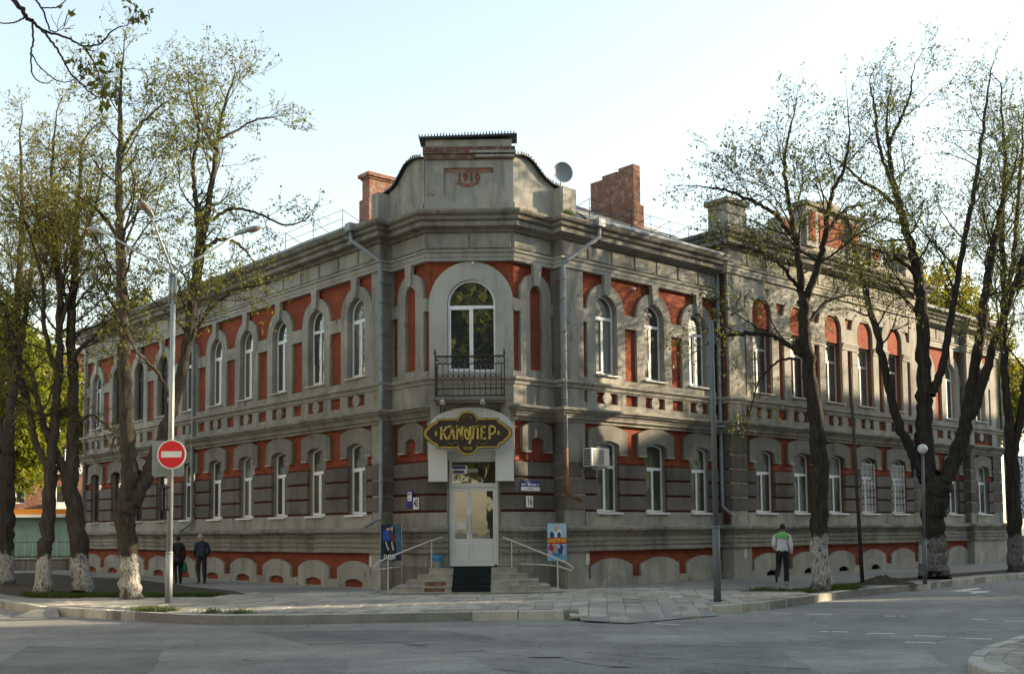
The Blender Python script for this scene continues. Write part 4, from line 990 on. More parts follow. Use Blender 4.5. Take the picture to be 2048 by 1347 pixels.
# patched asphalt, oil drips and a few fallen bits
M['patch'] = asphalt('patched_asphalt', (0.19, 0.188, 0.18), False); M['patch_pale'] = asphalt('pale_patched_asphalt', (0.31, 0.305, 0.285), False)
def apatch(pts, mat, z): 
    Q = []; r = random.Random(int(pts[0][0])); P = [gnd(x, y, ZR) for x, y in pts]
    for a, b in zip(P, P[1:]+P[:1]):
        for i in range(6): Q.append(a.lerp(b, i/6)+Vector((r.uniform(-.05, .05), r.uniform(-.07, .07), 0)))
    sheet('asphalt_patch', Q, mat, ZR+z)
apatch([(500, 1262), (880, 1258), (1000, 1277), (620, 1290)], 'patch', .002); apatch([(1180, 1265), (1420, 1270), (1500, 1290), (1230, 1288)], 'patch_pale', .002); apatch([(60, 1290), (330, 1300), (300, 1347), (-40, 1347)], 'patch', .002)
apatch([(1560, 1300), (1840, 1296), (1900, 1330), (1640, 1347)], 'patch_pale', .002); apatch([(700, 1318), (940, 1312), (1010, 1347), (690, 1350)], 'patch_pale', .002)
for i in range(16):
    r = random.Random(100+i); blot(r.uniform(100, 1850), r.uniform(1255, 1340), r.uniform(.03, .10), r.uniform(.03, .10), 40+i, 'patch', 'oil_stain')
lt = MB(); r = random.Random(77)
for i in range(140):
    if i < 80: p_ = gnd(r.uniform(280, 1140), r.uniform(1238, 1250), ZR)
    else: p_ = gnd(r.uniform(450, 1400), r.uniform(1190, 1218), .03)
    a = r.uniform(0, 6.28); s = r.uniform(.012, .035); lt.add([p_+Vector((s*math.cos(a), s*math.sin(a), .004)), p_+Vector((-s*.5*math.sin(a), s*.5*math.cos(a), .016)), p_+Vector((-s*math.cos(a), -s*math.sin(a), .006)), p_+Vector((s*.5*math.sin(a), -s*.5*math.cos(a), .010))], [(0, 1, 2, 3)])
tag(lt.build('litter', M['paper']), 'scattered dry leaf scraps along the kerb and on the slabs', 'litter', kind='stuff')
# traffic island in the near right corner
ISL = [gnd(x, y, -.03) for x, y in ((2000, 1347), (1968, 1336), (1941, 1325), (1933, 1315), (1950, 1300), (1990, 1285), (2048, 1268))]
ISL = [ISL[0]+Vector((.6, -3.5, 0))]+ISL+[ISL[-1]+dR3*60]
ipv = MB(); flat(ipv, [Vector((p.x, p.y, 0))+Vector((.12, 0, 0)) for p in ISL]+[ISL[-1]+Vector((60, -60, 0)), Vector((40, 5, 0))], -.045, -.4)
isl = tag(ipv.build('opposite_pavement', M['walk']), kind='structure')
ik = tag(MB().add([(ISL[3].x, ISL[3].y, -.4), (ISL[3].x+.05, ISL[3].y, -.4), (ISL[3].x, ISL[3].y+.05, -.4)], [(0, 1, 2)]).build('opposite_kerb', M['kerbstone']), kind='structure')
sm_i = []
I7 = ISL[:8]
for a, b, c_, d_ in zip([I7[0]]+I7, I7, I7[1:], I7[2:]+[I7[-1]+dR3*1.2]):
    for t in range(5):
        u = t/5; sm_i.append(.5*((2*b)+(c_-a)*u+(2*a-5*b+4*c_-d_)*u*u+(3*b-a-3*c_+d_)*u**3))
kerbstones([Vector((p.x, p.y, 0)) for p in sm_i[:36]]+[ISL[-1]], .62, .19, -.03, 24, ik, -.4, -1)
# curved rows of setts following the kerb
cc = sm_i[:33]; prow = []
for ring_ in range(8):
    o = .21+ring_*.235; row = []
    for i in range(1, len(cc)-1):
        d = (cc[i+1]-cc[i-1]).normalized(); n = Vector((d.y, -d.x, 0)); row.append(cc[i]+n*o)
    prow.append((o, resample(row, .24)))
nb = 0
for o, row in prow:
    for a, b in zip(row, row[1:]):
        if (b-a).length < .1: continue
        d = (b-a).normalized(); n = Vector((d.y, -d.x, 0)); z = -.035+rnd.uniform(-.003, .003)
        q = [a+d*.006, b-d*.006, b-d*.006+n*.222, a+d*.006+n*.222]
        nb += 1
        if nb < 280:
            MB().add([Vector((p.x, p.y, -.06)) for p in q]+[Vector((p.x, p.y, z)) for p in q], [(4, 5, 6, 7), (0, 1, 5, 4), (1, 2, 6, 5), (2, 3, 7, 6), (3, 0, 4, 7)]).build('paving_sett', M['slab'], isl)

# ------------------------------------------------------------------ entrance steps
st = empty('entrance_steps', (-1.14, 30.6, 0), 0, 'tiled steps widening down from the white door, brick showing through on the left', 'steps')
SI = Matrix.Translation((1.14, -30.6, 0))
ST = [(-2.39, .11, 30.62, .66), (-2.69, .41, 30.32, .49), (-2.98, .71, 30.02, .335), (-3.28, 1.01, 29.72, .184), (-3.56, 1.34, 29.42, .045)]
zb = [.49, .335, .184, .045, -.02]
for (x0, x1, y, z), z0 in zip(ST, zb):
    mb = MB(); flat(mb, [(x0, y+.22), (x0+.55, y), (x1-.55, y), (x1, y+.22), (x1, 32.2), (x0, 32.2)], z, z0-.05)
    mb.build('step', M['tile'], st, SI)
    nz = MB(); flat(nz, [(x0-.02, y+.205), (x0+.545, y-.022), (x1-.545, y-.022), (x1+.02, y+.205), (x1+.02, y+.3), (x0-.02, y+.3)], z+.014, z-.012); nz.build('step_nosing', M['ledge'], st, SI)
    if z > .1:
        xs = x0+.55; i = 0; miss = {.335: (0, 2.6), .184: (1.3, 2.3)}.get(z)
        while xs < x1-.60:
            xe = min(xs+.29, x1-.55)
            bare = (z == .335 and xs < -1.95) or (z == .184 and -2.55 < xs < -2.0)
            if bare: MB().box(xs, xe, y-.006, y+.02, z0+.012, z-.02).build('exposed_brick', M['brick_old'], st, SI)
            else: MB().box(xs+.003, xe-.003, y-.012, y+.02, z0+.016, z-.013).build('step_tile', M['tile'], st, SI)
            xs = xe
mt = MB(); prof = [(30.95, .676)]
for (x0, x1, y, z), z0 in zip(ST[:4], zb[:4]): prof += [(y-.028, z+.017), (y-.030, z0+.019)]
prof += [(29.40, .065)]
vs = [(x, y, z) for y, z in prof for x in (-1.68, -.62)]
mt.add(vs, [(2*i, 2*i+1, 2*i+3, 2*i+2) for i in range(len(prof)-1)]); mt.add([(x, y, z-.004) for x, y, z in vs], [(2*i, 2*i+2, 2*i+3, 2*i+1) for i in range(len(prof)-1)])
tag(mt.build('step_mat', M['mat']), 'dark runner mat down the middle of the entrance steps', 'mat')
def handrail(pts, posts, low, label):
    e = empty('handrail', posts[0][0], 0, label, 'handrail', 'handrails beside the steps'); I = Matrix.Translation(-Vector(posts[0][0]))
    MB().tube(pts, .022, 8).build('rail', M['handrail'], e, I, True)
    for a, b in posts: MB().tube([a, b], .018, 8).build('post', M['handrail'], e, I)
    MB().tube(low, .017, 8).build('lower_rail', M['handrail'], e, I, True)
U1, U2, U3 = at(886, 1073, 30.95), at(863, 1080, 30.92), at(776, 1114, 29.6); U4, U5, U6 = at(756, 1124, 29.35), at(748, 1131, 29.3), at(752, 1140, 29.35)
handrail([U1, U2, U3, U4, U5, U6], [((U2.x, U2.y, .66), U2), ((U3.x, U3.y, .0), U3)], [U6, at(775, 1135, 29.6), at(800, 1133, 30.2)], 'bent pale handrail left of the steps, passing in front of the dark blue poster')
V1, V2, V3 = at(1005, 1073, 30.95), at(1023, 1080, 30.92), at(1115, 1117, 29.6); V4, V5, V6, V7 = at(1136, 1126, 29.4), at(1147, 1134, 29.3), at(1143, 1140, 29.35), at(1116, 1131, 29.6)
handrail([V1, V2, V3, V4, V5, V6, V7], [((V2.x, V2.y, .66), V2), ((V3.x, V3.y, .0), V3)], [V7, at(1080, 1128, 30.1), at(1040, 1127, 30.8)], 'bent pale handrail right of the steps, passing in front of the light blue poster')

# ------------------------------------------------------------------ small things at the entrance
def poly(mb, pts, y, m): mb.prism([pts], y-.002, y, m)
def ell(cx, cz, rx, rz, n=14, rot=0): return [(cx+rx*math.cos(t)*math.cos(rot)-rz*math.sin(t)*math.sin(rot), cz+rx*math.cos(t)*math.sin(rot)+rz*math.sin(t)*math.cos(rot)) for t in [2*math.pi*i/n for i in range(n)]]
def c_(name, col, var=.05): 
    if name not in M: M[name] = simple(name, col, .5, .3, var=var)
    return M[name]
p0 = at(782, 1084, 31.05)
ps = empty('poster_stand', (p0.x, p0.y, 0), R(4), 'dark blue clothing poster of a couple on a stand left of the steps', 'poster', 'poster stands by the entrance')
W2, H2, Z0 = .29, .52, p0.z
f = MB(); 
for x in (-W2-.012, W2+.012): f.tube([(x, .03, 0), (x, .0, Z0+H2+.02)], .014, 6)
f.tube([(-W2, .02, Z0-H2-.1), (W2, .02, Z0-H2-.1)], .010, 5)
f.build('stand_frame', M['steel'], ps)
f = MB(); f.box(-W2, W2, 0, .02, Z0-H2, Z0+H2, 0); Y = -.001
poly(f, [(-.02, Z0-.3), (W2-.01, Z0-.3), (W2-.01, Z0+H2-.01), (.04, Z0+H2-.01)], -.001, 1)
poly(f, ell(-.13, Z0+.19, .105, .19), -.003, 2); poly(f, [(-.22, Z0+.05), (-.03, Z0+.05), (-.01, Z0-.35), (-.20, Z0-.35)], -.003, 3)
poly(f, ell(.06, Z0+.14, .085, .17), -.0045, 4); poly(f, [(-.01, Z0+.02), (.13, Z0+.02), (.17, Z0-.33), (.0, Z0-.33)], -.0045, 5)
poly(f, ell(-.08, Z0+.40, .05, .065), -.006, 6); poly(f, ell(-.09, Z0+.445, .062, .03), -.008, 3); poly(f, ell(.03, Z0+.385, .045, .065), -.006, 6)
poly(f, ell(.085, Z0+.35, .035, .12), -.008, 5)
for x, s in ((-.17, .09), (.0, .06)): poly(f, [(x, Z0+.02), (x+.035, Z0+.02), (x+s+.03, Z0-.22), (x+s-.01, Z0-.22)], -.009, 7)
f.build('poster_board', [c_('poster_navy', (.012, .03, .075)), c_('poster_teal', (.05, .13, .2), .3), c_('poster_blue', (.02, .08, .33), .2), c_('poster_black', (.012, .012, .016)), c_('poster_wine', (.13, .035, .04), .25), c_('poster_dark', (.03, .022, .026)), c_('poster_skin', (.5, .33, .26)), c_('poster_pale', (.5, .5, .46))], ps)
link('poster_lettering', text_mesh('ОДЯГ', .17, .003, .005, .80, mat=M['white']), ps, Matrix.Translation((-.02, -.012, Z0-.42)))
p0 = at(1114, 1083, 31.05)
ps = empty('poster_stand', (p0.x, p0.y, 0), R(-3), 'light blue stationery poster with a red and yellow band right of the steps', 'poster', 'poster stands by the entrance')
W2, H2, Z0 = .27, .53, p0.z
f = MB()
for x in (-W2-.012, W2+.012): f.tube([(x, .03, 0), (x, .0, Z0+H2+.02)], .014, 6)
f.build('stand_frame', M['steel_dark'], ps)
f = MB(); f.box(-W2, W2, 0, .02, Z0-H2, Z0+H2, 0)
poly(f, [(-W2+.01, Z0-H2+.01), (W2-.01, Z0-H2+.01), (W2-.01, Z0-.10), (-W2+.01, Z0-.10)], -.001, 1)
poly(f, [(-.28, Z0-.06), (.27, Z0-.06), (.27, Z0+.13), (-.28, Z0+.13)], -.002, 2)
poly(f, ell(.0, Z0+.27, .14, .11), -.003, 3); poly(f, ell(-.14, Z0+.2, .06, .10), -.005, 4); poly(f, ell(.06, Z0+.2, .05, .08), -.005, 4); poly(f, ell(.0, Z0+.41, .055, .07), -.006, 5); poly(f, ell(-.03, Z0+.38, .05, .08), -.005, 6)
for cx, cz, rx, rz, k in ((-.17, -.18, .07, .12, 7), (-.05, -.22, .08, .08, 6), (.10, -.2, .08, .14, 4), (.04, -.13, .06, .05, 8), (.2, -.27, .04, .12, 8), (-.2, -.3, .05, .07, 8), (-.08, -.33, .05, .03, 7), (.02, -.36, .12, .05, 9)): poly(f, ell(cx, Z0+cz, rx, rz), -.004-.0005*k, k)
f.build('poster_board', [c_('poster_sky', (.36, .56, .66)), c_('poster_azure', (.14, .36, .56), .3), c_('poster_red', (.5, .03, .025)), c_('poster_white', (.62, .68, .72)), c_('poster_indigo', (.02, .05, .2)), c_('poster_face', (.55, .40, .30)), c_('poster_fawn', (.36, .3, .22)), c_('poster_crimson', (.36, .03, .035)), c_('poster_mauve', (.4, .42, .5)), c_('poster_sea', (.04, .22, .36))], ps)
link('poster_lettering', text_mesh('КАНЦТОВАРИ', .15, .003, .006, .50, mat=c_('poster_yellow', (.72, .52, .06))), ps, Matrix.Translation((-.003, -.008, Z0+.032)))
# blue bin with a bag by the door
b0 = at(874, 1131, 31.0)
bn = empty('waste_bin', (b0.x, b0.y, .66), 0, 'small steel bin lined with a blue bag beside the white door', 'waste bin')
MB().lathe([(.10, .0), (.14, .28), (.135, .28), (.095, .01)], n=14).build('bucket', M['steel'], bn)
MB().lathe([(.146, .20), (.165, .30), (.155, .35), (.12, .38), (.05, .37), (.13, .30)], n=11).build('liner_bag', M['blue_bin'], bn)
tag(MB().add([(-.56, 30.78, .67), (-.42, 30.78, .67), (-.44, 30.9, .67), (-.54, 30.9, .67), (-.52, 30.82, .76), (-.46, 30.82, .76)], [(0, 1, 5, 4), (1, 2, 5), (2, 3, 4, 5), (3, 0, 4), (0, 3, 2, 1)]).build('door_wedge', M['black']), 'small black wedge on the top step at the right foot of the door', 'door wedge')
# shop sign
sg = empty('shop_sign', W(FC, 1.2, -.85)+Vector((0, 0, 4.45)), 0, 'carved brown shop sign with gold rim and lettering hung below the balcony', 'shop sign')
def sign_outline(g=0.0):
    x0, x1, z0, z1 = -1.0+g, 1.02-g, -.43+g, .43-g; P = []
    def lobe(cx, cz, rx, rz, a0, a1, n=12): return [(cx+rx*math.cos(R(a0+(a1-a0)*i/n)), cz+rz*math.sin(R(a0+(a1-a0)*i/n))) for i in range(n+1)]
    c = .13
    P += [(x0+c, z0)] + lobe(.01, -.40, .30-g, .235-g*.6, 180, 360) if False else [(x0+c, z0), (-.31+g, z0)] + lobe(.01, -.43, .27-g, .20-g, 200, 340) + [(.33-g, z0), (x1-c, z0)]
    P += lobe(x1, z0, c, c, 180, 90, 5) + lobe(x1+.06-g*.3, 0, .19-g*.6, .20-g, -62, 62) + lobe(x1, z1, c, c, 270, 180, 5)
    P += [(.33-g, z1)] + lobe(.01, .43, .27-g, .20-g, 20, 160) + [(-.31+g, z1), (x0+c, z1)]
    P += lobe(x0, z1, c, c, 0, -90, 5) + lobe(x0-.06+g*.3, 0, .19-g*.6, .20-g, 118, 242) + lobe(x0, z0, c, c, 90, 0, 5)
    out = [P[0]]
    for p in P[1:]:
        if math.hypot(p[0]-out[-1][0], p[1]-out[-1][1]) > .004: out.append(p)
    return out
so_, si_ = sign_outline(0), sign_outline(.055)
MB().prism([so_], .0, .07).build('sign_back', M['black'], sg)
MB().prism([sign_outline(.012), si_], -.03, .0, 0, 0, False).build('sign_rim', M['gold_dark'], sg)
MB().prism([si_], -.012, -.001, 0, 0, False).build('sign_board', M['brown_board'], sg)
# art-nouveau capitals: thick flared strokes
def stroke(mb, pts, w0, w1):
    n = len(pts); L = []; Rr = []
    for i in range(n):
        a = Vector(pts[max(i-1, 0)]); b = Vector(pts[min(i+1, n-1)]); d = (b-a).normalized(); nn = Vector((-d.y, d.x)); t = i/(n-1)
        w_ = (w0 if abs(t-.5)*2 > .95 else w1+(w0-w1)*(abs(t-.5)*2)**3)/2
        p = Vector(pts[i]); L.append(p+nn*w_); Rr.append(p-nn*w_)
    mb.prism([[tuple(q) for q in L+Rr[::-1]]], -.04, -.012)
def ln(a, b, n=8): return [(a[0]+(b[0]-a[0])*i/n, a[1]+(b[1]-a[1])*i/n) for i in range(n+1)]
def curve(*P, n=12):
    out = []
    for i in range(n+1):
        t = i/n; Q = [Vector(p) for p in P]
        while len(Q) > 1: Q = [Q[j].lerp(Q[j+1], t) for j in range(len(Q)-1)]
        out.append(tuple(Q[0]))
    return out
glyph = {'К': [ln((.03, 0), (.03, .36)), curve((.17, .36), (.12, .24), (.04, .2)), curve((.05, .21), (.12, .14), (.16, 0))],
         'А': [curve((.01, 0), (.03, .12), (.13, .24), (.09, .36)), curve((.0, .36), (.13, .40), (.15, .2), (.15, 0)), ln((.05, .14), (.14, .14))],
         'Н': [ln((.02, 0), (.04, .36)), ln((.15, 0), (.15, .36)), curve((.0, .36), (.10, .36), (.12, .06), (.16, .02))],
         'Ц': [curve((.02, .36), (.02, .06), (.02, .0), (.12, .02)), curve((.15, .36), (.15, .1), (.19, -.02), (.12, -.13)), curve((.02, .34), (.10, .24), (.13, .12), (.14, .04))],
         'Л': [curve((.0, 0), (.04, .06), (.02, .3), (.06, .36)), ln((.14, 0), (.14, .36)), ln((.0, .35), (.17, .35))],
         'Е': [ln((.03, 0), (.03, .36)), ln((.02, .345), (.14, .345)), ln((.03, .19), (.11, .19)), ln((.02, .015), (.15, .015))],
         'Р': [ln((.03, 0), (.03, .36)), curve((.02, .35), (.22, .42), (.22, .12), (.04, .14))]}
x = -.77
for ch in 'КАНЦЛЕР':
    mb = MB()
    for s_ in glyph[ch]: stroke(mb, [(p[0]*1.12, p[1]) for p in s_], .074, .05)
    mb.build('sign_letter', M['gold'], sg, Matrix.Translation((x, 0, -.17))); x += .227
link('sign_year', text_mesh('1910', .13, .006, .004, .9, spacing=1.15, mat=M['gold_dark']), sg, Matrix.Translation((.01, -.018, -.43)))
for s in (-1, 1):
    MB().tube([(s*(.28+.05*t+.0*t), -.02, -.28+.03*math.sin(t*1.4)) for t in range(7)], .008, 4).build('sign_ornament', M['gold_dark'], sg)
    for z in (-.34, .34): MB().tube([(s*.26+.025*math.cos(t*.7), -.02, z+.025*math.sin(t*.7)) for t in range(10)], .006, 4).build('sign_ornament', M['gold_dark'], sg)
    MB().prism([ell(s*.88, 0, .04, .07)], -.025, -.01).build('sign_ornament', M['gold_dark'], sg)
MB().tube([(.13*math.cos(t*.35+.1), -.02, .40+.10*math.sin(t*.35+.1)) for t in range(9)], .008, 4).build('sign_ornament', M['gold_dark'], sg)
for s in (-.70, .47): MB().tube([(s, .03, .40), (s, .08, .93)], .007, 5).build('hanger_rod', M['steel'], sg)
for xx, side in ((.50, 'left'), (1.64, 'right')):
    p = W(FC, xx, -.82)
    e = empty('spotlight', (p.x, p.y, 5.40), 0, f'{side} one of the two small white floodlights under the balcony edge', 'floodlight', 'floodlights above the shop sign')
    MB().box(-.02, .02, -.02, .06, -.02, .08).build('bracket', M['steel'], e)
    MB().prism([[(-.075, -.12), (.075, -.12), (.05, .0), (-.05, .0)]], -.07, .03).build('lamp_housing', M['ac_white'], e)
    MB().box(-.06, .06, -.076, -.071, -.11, -.04).build('lamp_glass', M['ac_grey'], e)
# plates
def plate(name, F, x, y, z, wd, hg, mat, label, cat, group=None):
    p = W(F, x, y); o = empty(name, (p.x, p.y, z), F.to_euler().z, label, cat, group)
    MB().box(-wd/2, wd/2, -.015, .0, -hg/2, hg/2).build('plate', M[mat], o); return o
o = plate('street_sign', FL, .99, RET-.02, 2.66, .30, .50, 'blue_sign', 'narrow upright blue street plate with a white panel left of the door', 'street sign')
MB().box(-.10, .10, -.019, -.0155, -.06, .20).build('white_panel', M['white'], o)
link('plate_lettering', text_mesh('ВУЛ', .09, .002, .002, mat=M['black']), o, Matrix.Translation((0, -.022, .13))); link('plate_lettering', text_mesh('12', .09, .002, .002, mat=M['black']), o, Matrix.Translation((0, -.022, .0)))
for F, x, z, n, lb in ((FL, 1.30, 2.52, '40', 'white house number 40 left of the entrance beside the upright blue plate'), (FR, -1.12, 2.54, '16', 'white house number 16 right of the entrance below the blue street sign')):
    o = plate('house_number', F, x, RET-.02, z, .27, .33, 'white', lb, 'house number', 'house numbers beside the entrance')
    link('number_lettering', text_mesh(n, .34, .002, .004, .62, mat=M['black']), o, Matrix.Translation((0, -.018, 0)))
o = plate('street_sign', FR, -1.08, RET-.02, 2.99, .78, .30, 'blue_sign', 'wide blue and white street name plate right of the door', 'street sign')
MB().box(-.38, .37, -.019, -.0155, -.135, -.02).build('white_panel', M['white'], o)
link('plate_lettering', text_mesh('вул. Г. Вегенова, 16', .105, .002, .003, .72, mat=M['white']), o, Matrix.Translation((-.01, -.018, .05)))
MB().box(-.12, .12, -.021, -.0195, -.085, -.065).build('small_print', M['steel_dark'], o)
# notices stuck on the plinth
for F, x, z, lb in ((FL, -.36, .83, 'torn pale notice on the plinth corner left of the steps'), (FR, .80, .84, 'torn pale notice on the plinth corner right of the steps'), (FB, 8.05, .86, 'small white notice on the plinth pier of the projecting section')):
    p = W(F, x, -.092); o = MB(); r = random.Random(int(x*10)); o.prism([[(-.07+r.uniform(-.02, .02), -.16), (.06, -.17), (.08, .0), (.06, .17), (-.06, .15), (-.08, .02)]], 0, .006)
    ob = o.build('paper_notice', M['paper']); ob.location = (p.x, p.y, z); ob.rotation_euler = (0, 0, F.to_euler().z); tag(ob, lb, 'notice', 'paper notices on the plinth')
# air conditioner
p = W(FR, 1.0, -.03); ac = empty('air_conditioner', (p.x, p.y, 3.58), ANG_R, 'white air conditioner box on the wall beside the rusty drainpipe', 'air conditioner')
MB().block(-.40, .40, -.46, -.12, .02, .56, .02).build('casing', M['ac_white'], ac)
g = MB(); g.box(-.30, .14, -.468, -.455, .07, .51); g.build('grille', M['ac_grey'], ac)
g = MB()
for i in range(7): g.box(-.408, -.395, -.43, -.16, .06+i*.068, .10+i*.068)
g.build('side_vents', M['black_hole'], ac)
g = MB()
for xx in (-.3, .3): g.box(xx-.02, xx+.02, -.46, .03, -.03, .0).box(xx-.02, xx+.02, -.01, .03, -.3, .0)
g.build('brackets', M['steel'], ac); MB().tube([(-.2, -.3, .02), (-.1, -.28, -.06), (.2, -.26, -.05), (.3, -.05, -.03)], .015, 6).build('hose', M['white'], ac)
# cameras
for F, x, y, z, lb in ((FC, 1.36, -.06, 9.52, 'small white camera above the arched balcony window'), (FR, 2.97, -.12, 9.33, 'small white camera high on the sunlit red brick of the right wing')):
    p = W(F, x, y); e = empty('security_camera', (p.x, p.y, z), F.to_euler().z, lb, 'camera', 'security cameras on the facade')
    MB().tube([(0, -.12, -.03), (0, .0, .0)], .035, 8).build('camera_body', M['white'], e); MB().tube([(0, .0, .0), (-.04, .12, .04)], .012, 6).build('mount', M['ac_grey'], e)
# satellite dish on the roof
ds = empty('satellite_dish', (1.66, 33.46, 12.1), R(20), 'round grey satellite dish behind the right slope of the parapet', 'satellite dish')
d = MB(); prof = [(.0, .0), (.12, -.015), (.24, -.05), (.33, -.105)]; n = 28
vs = [(r*math.cos(2*math.pi*j/n), z, r*math.sin(2*math.pi*j/n)) for r, z in prof[1:] for j in range(n)]+[(0, 0, 0)]
d.add([(x, y, z+.82) for x, y, z in vs], [(i*n+j, i*n+(j+1) % n, (i+1)*n+(j+1) % n, (i+1)*n+j) for i in range(2) for j in range(n)]+[(j, len(vs)-1, (j+1) % n) for j in range(n)])
d.build('reflector', M['dish'], ds, None, True); MB().tube([(0, .02, .82), (0, .10, .6), (0, .10, -.6)], .025, 8).build('mast', M['steel'], ds)
# little plants growing from the cornice
tag(blades('cornice_plants', [(W(FR, x, -.35)).xy[:] + (11.03,) for x in [random.Random(i).gauss(-.05, .12) for i in range(90)]], .08, .25, 9, .02), 'tuft of plants on the cornice below the right parapet pier', 'plants', kind='stuff')

# ------------------------------------------------------------------ street furniture
LB = gnd(337, 1207)
lp = empty('street_lamp', LB, 0, 'tall grey lamp post with three arms carrying the no entry sign', 'street lamp')
top = at(347, 548, LB.y).z; lean = Vector(((at(347, 548, LB.y)-LB).x, 0, 0))
def onp(z): return lean*(z/top)+Vector((0, 0, z))
s1 = at(338, 1104, LB.y).z; s2 = at(346, 606, LB.y).z
MB().tube([onp(0), onp(s1)], .088, 14).lathe([(.13, 0), (.13, .02), (.09, .03)], n=14).build('pole_base', M['steel'], lp, None, True)
MB().tube([onp(s1-.02), onp(s1+.03)], [.096, .074], 14).tube([onp(s1), onp(s2+.1)], [.076, .062], 14).build('pole', M['steel'], lp, None, True)
MB().tube([onp(s2-.1), onp(top)], .055, 12).build('pole_top', M['steel'], lp, None, True)
for a in (90, 210, 330):
    o = Vector((math.cos(R(a)), math.sin(R(a)), 0))*.085
    MB().tube([onp(s2)+o, onp(top)+o], .028, 8).build('clamp_tube', M['steel'], lp, None, True)
T = onp(top)
for az, reach, rise in ((84, 1.62, 1.08), (-82, 1.80, 1.12), (186, 1.35, 1.12)):
    d = Vector((math.sin(R(az)), math.cos(R(az)), 0)); e = T+d*reach+Vector((0, 0, rise))
    arm = MB().tube([T-Vector((0, 0, .1)), T+d*.15+Vector((0, 0, .12)), e], [.032, .032, .026], 8).build('arm', M['steel'], lp, None, True)
    sl_ = (d*reach+Vector((0, 0, rise))).normalized(); tilt = Vector((d.x, d.y, .30)).normalized(); sd = d.cross(Vector((0, 0, 1))).normalized(); upv = sd.cross(tilt).normalized()
    Mx = Matrix(((sd.x, tilt.x, upv.x, e.x), (sd.y, tilt.y, upv.y, e.y), (sd.z, tilt.z, upv.z, e.z), (0, 0, 0, 1)))
    hd = MB(); L_ = [(-.18, .05, .05), (.02, .085, .075), (.20, .10, .085)]
    hd.add([(x, y, z) for y, wv, h in L_ for x, z in ((-wv, -.03), (wv, -.03), (wv, h*.5), (wv*.5, h), (-wv*.5, h), (-wv, h*.5))], [(i*6+j, i*6+(j+1) % 6, (i+1)*6+(j+1) % 6, (i+1)*6+j) for i in range(2) for j in range(6)]+[(0, 5, 4, 3, 2, 1), (12, 13, 14, 15, 16, 17)])
    h = hd.build('lamp_head', M['steel'], lp, Mx)
    cv = MB(); k = 8; rows = [(.20, .10, .085), (.32, .135, .10), (.48, .14, .09), (.60, .10, .05), (.64, .03, .01)]
    cv.add([(wv*math.cos(math.pi*j/k), y, h_*math.sin(math.pi*j/k)) for y, wv, h_ in rows for j in range(k+1)], [(i*(k+1)+j, i*(k+1)+j+1, (i+1)*(k+1)+j+1, (i+1)*(k+1)+j) for i in range(len(rows)-1) for j in range(k)])
    cv.build('lamp_cover', M['lamp_cover'], h, None, True); h.scale = (.85, .85, .85)
    cv = MB(); rows = [(.20, .095, .03), (.32, .13, .085), (.48, .135, .09), (.60, .10, .05), (.64, .03, .01)]
    cv.add([(wv*math.cos(math.pi*j/k), y, -h_*math.sin(math.pi*j/k)) for y, wv, h_ in rows for j in range(k+1)], [(i*(k+1)+j, i*(k+1)+j+1, (i+1)*(k+1)+j+1, (i+1)*(k+1)+j) for i in range(len(rows)-1) for j in range(k)])
    cv.build('lamp_lens', M['lamp_lens'], h, None, True)
# signs strapped to it
sc = at(343, 908, LB.y-.16); ns = empty('no_entry_sign', sc, R(-3), 'round red no entry sign with a white bar on the lamp post', 'traffic sign')
disc = lambda r, n=40: [(r*math.cos(2*math.pi*i/n), r*math.sin(2*math.pi*i/n)) for i in range(n)]
MB().prism([disc(.36)], .0, .02).build('sign_rim', M['white'], ns); MB().prism([disc(.33)], -.004, .0).build('sign_face', M['red_sign'], ns)
MB().prism([[(-.25, -.075), (.25, -.075), (.255, -.07), (.255, .07), (.25, .075), (-.25, .075), (-.255, .07), (-.255, -.07)]], -.008, -.004).build('white_bar', M['white'], ns)
for x in (-.13, .13):
    for z in (-.145, .145): MB().prism([[(x+.009*math.cos(t), z+.009*math.sin(t)) for t in range(6)]], -.008, -.003).build('rivet', M['steel'], ns)
MB().box(-.05, .05, .02, .10, .10, .14).box(-.05, .05, .02, .10, -.14, -.10).build('bracket', M['steel'], ns)
sc = at(338, 917, LB.y+.13); bs = empty('traffic_sign', sc, R(14), 'back of a square grey traffic sign half hidden behind the red disc', 'traffic sign')
MB().prism([[(-.36, -.44), (-.40, -.40), (-.40, .45), (.36, .45), (.36, -.40), (.32, -.44)]], 0, .02).build('plate', M['steel'], bs); MB().box(-.3, .3, -.03, .0, .2, .24).box(-.3, .3, -.03, 0, -.24, -.2).build('rail', M['steel'], bs)
sc = at(327, 997, LB.y-.0); sp = empty('loudspeaker', sc, 0, 'black box strapped to the left side of the lamp post below the signs', 'loudspeaker')
MB().block(-.10, .03, -.12, .10, -.28, .28, .03).build('box', M['black'], sp)
for z in (-.27, .28): MB().lathe([(.083, z-.02), (.095, z-.02), (.095, z+.02), (.083, z+.02)], .135, 0, 14).build('strap', M['black'], sp)
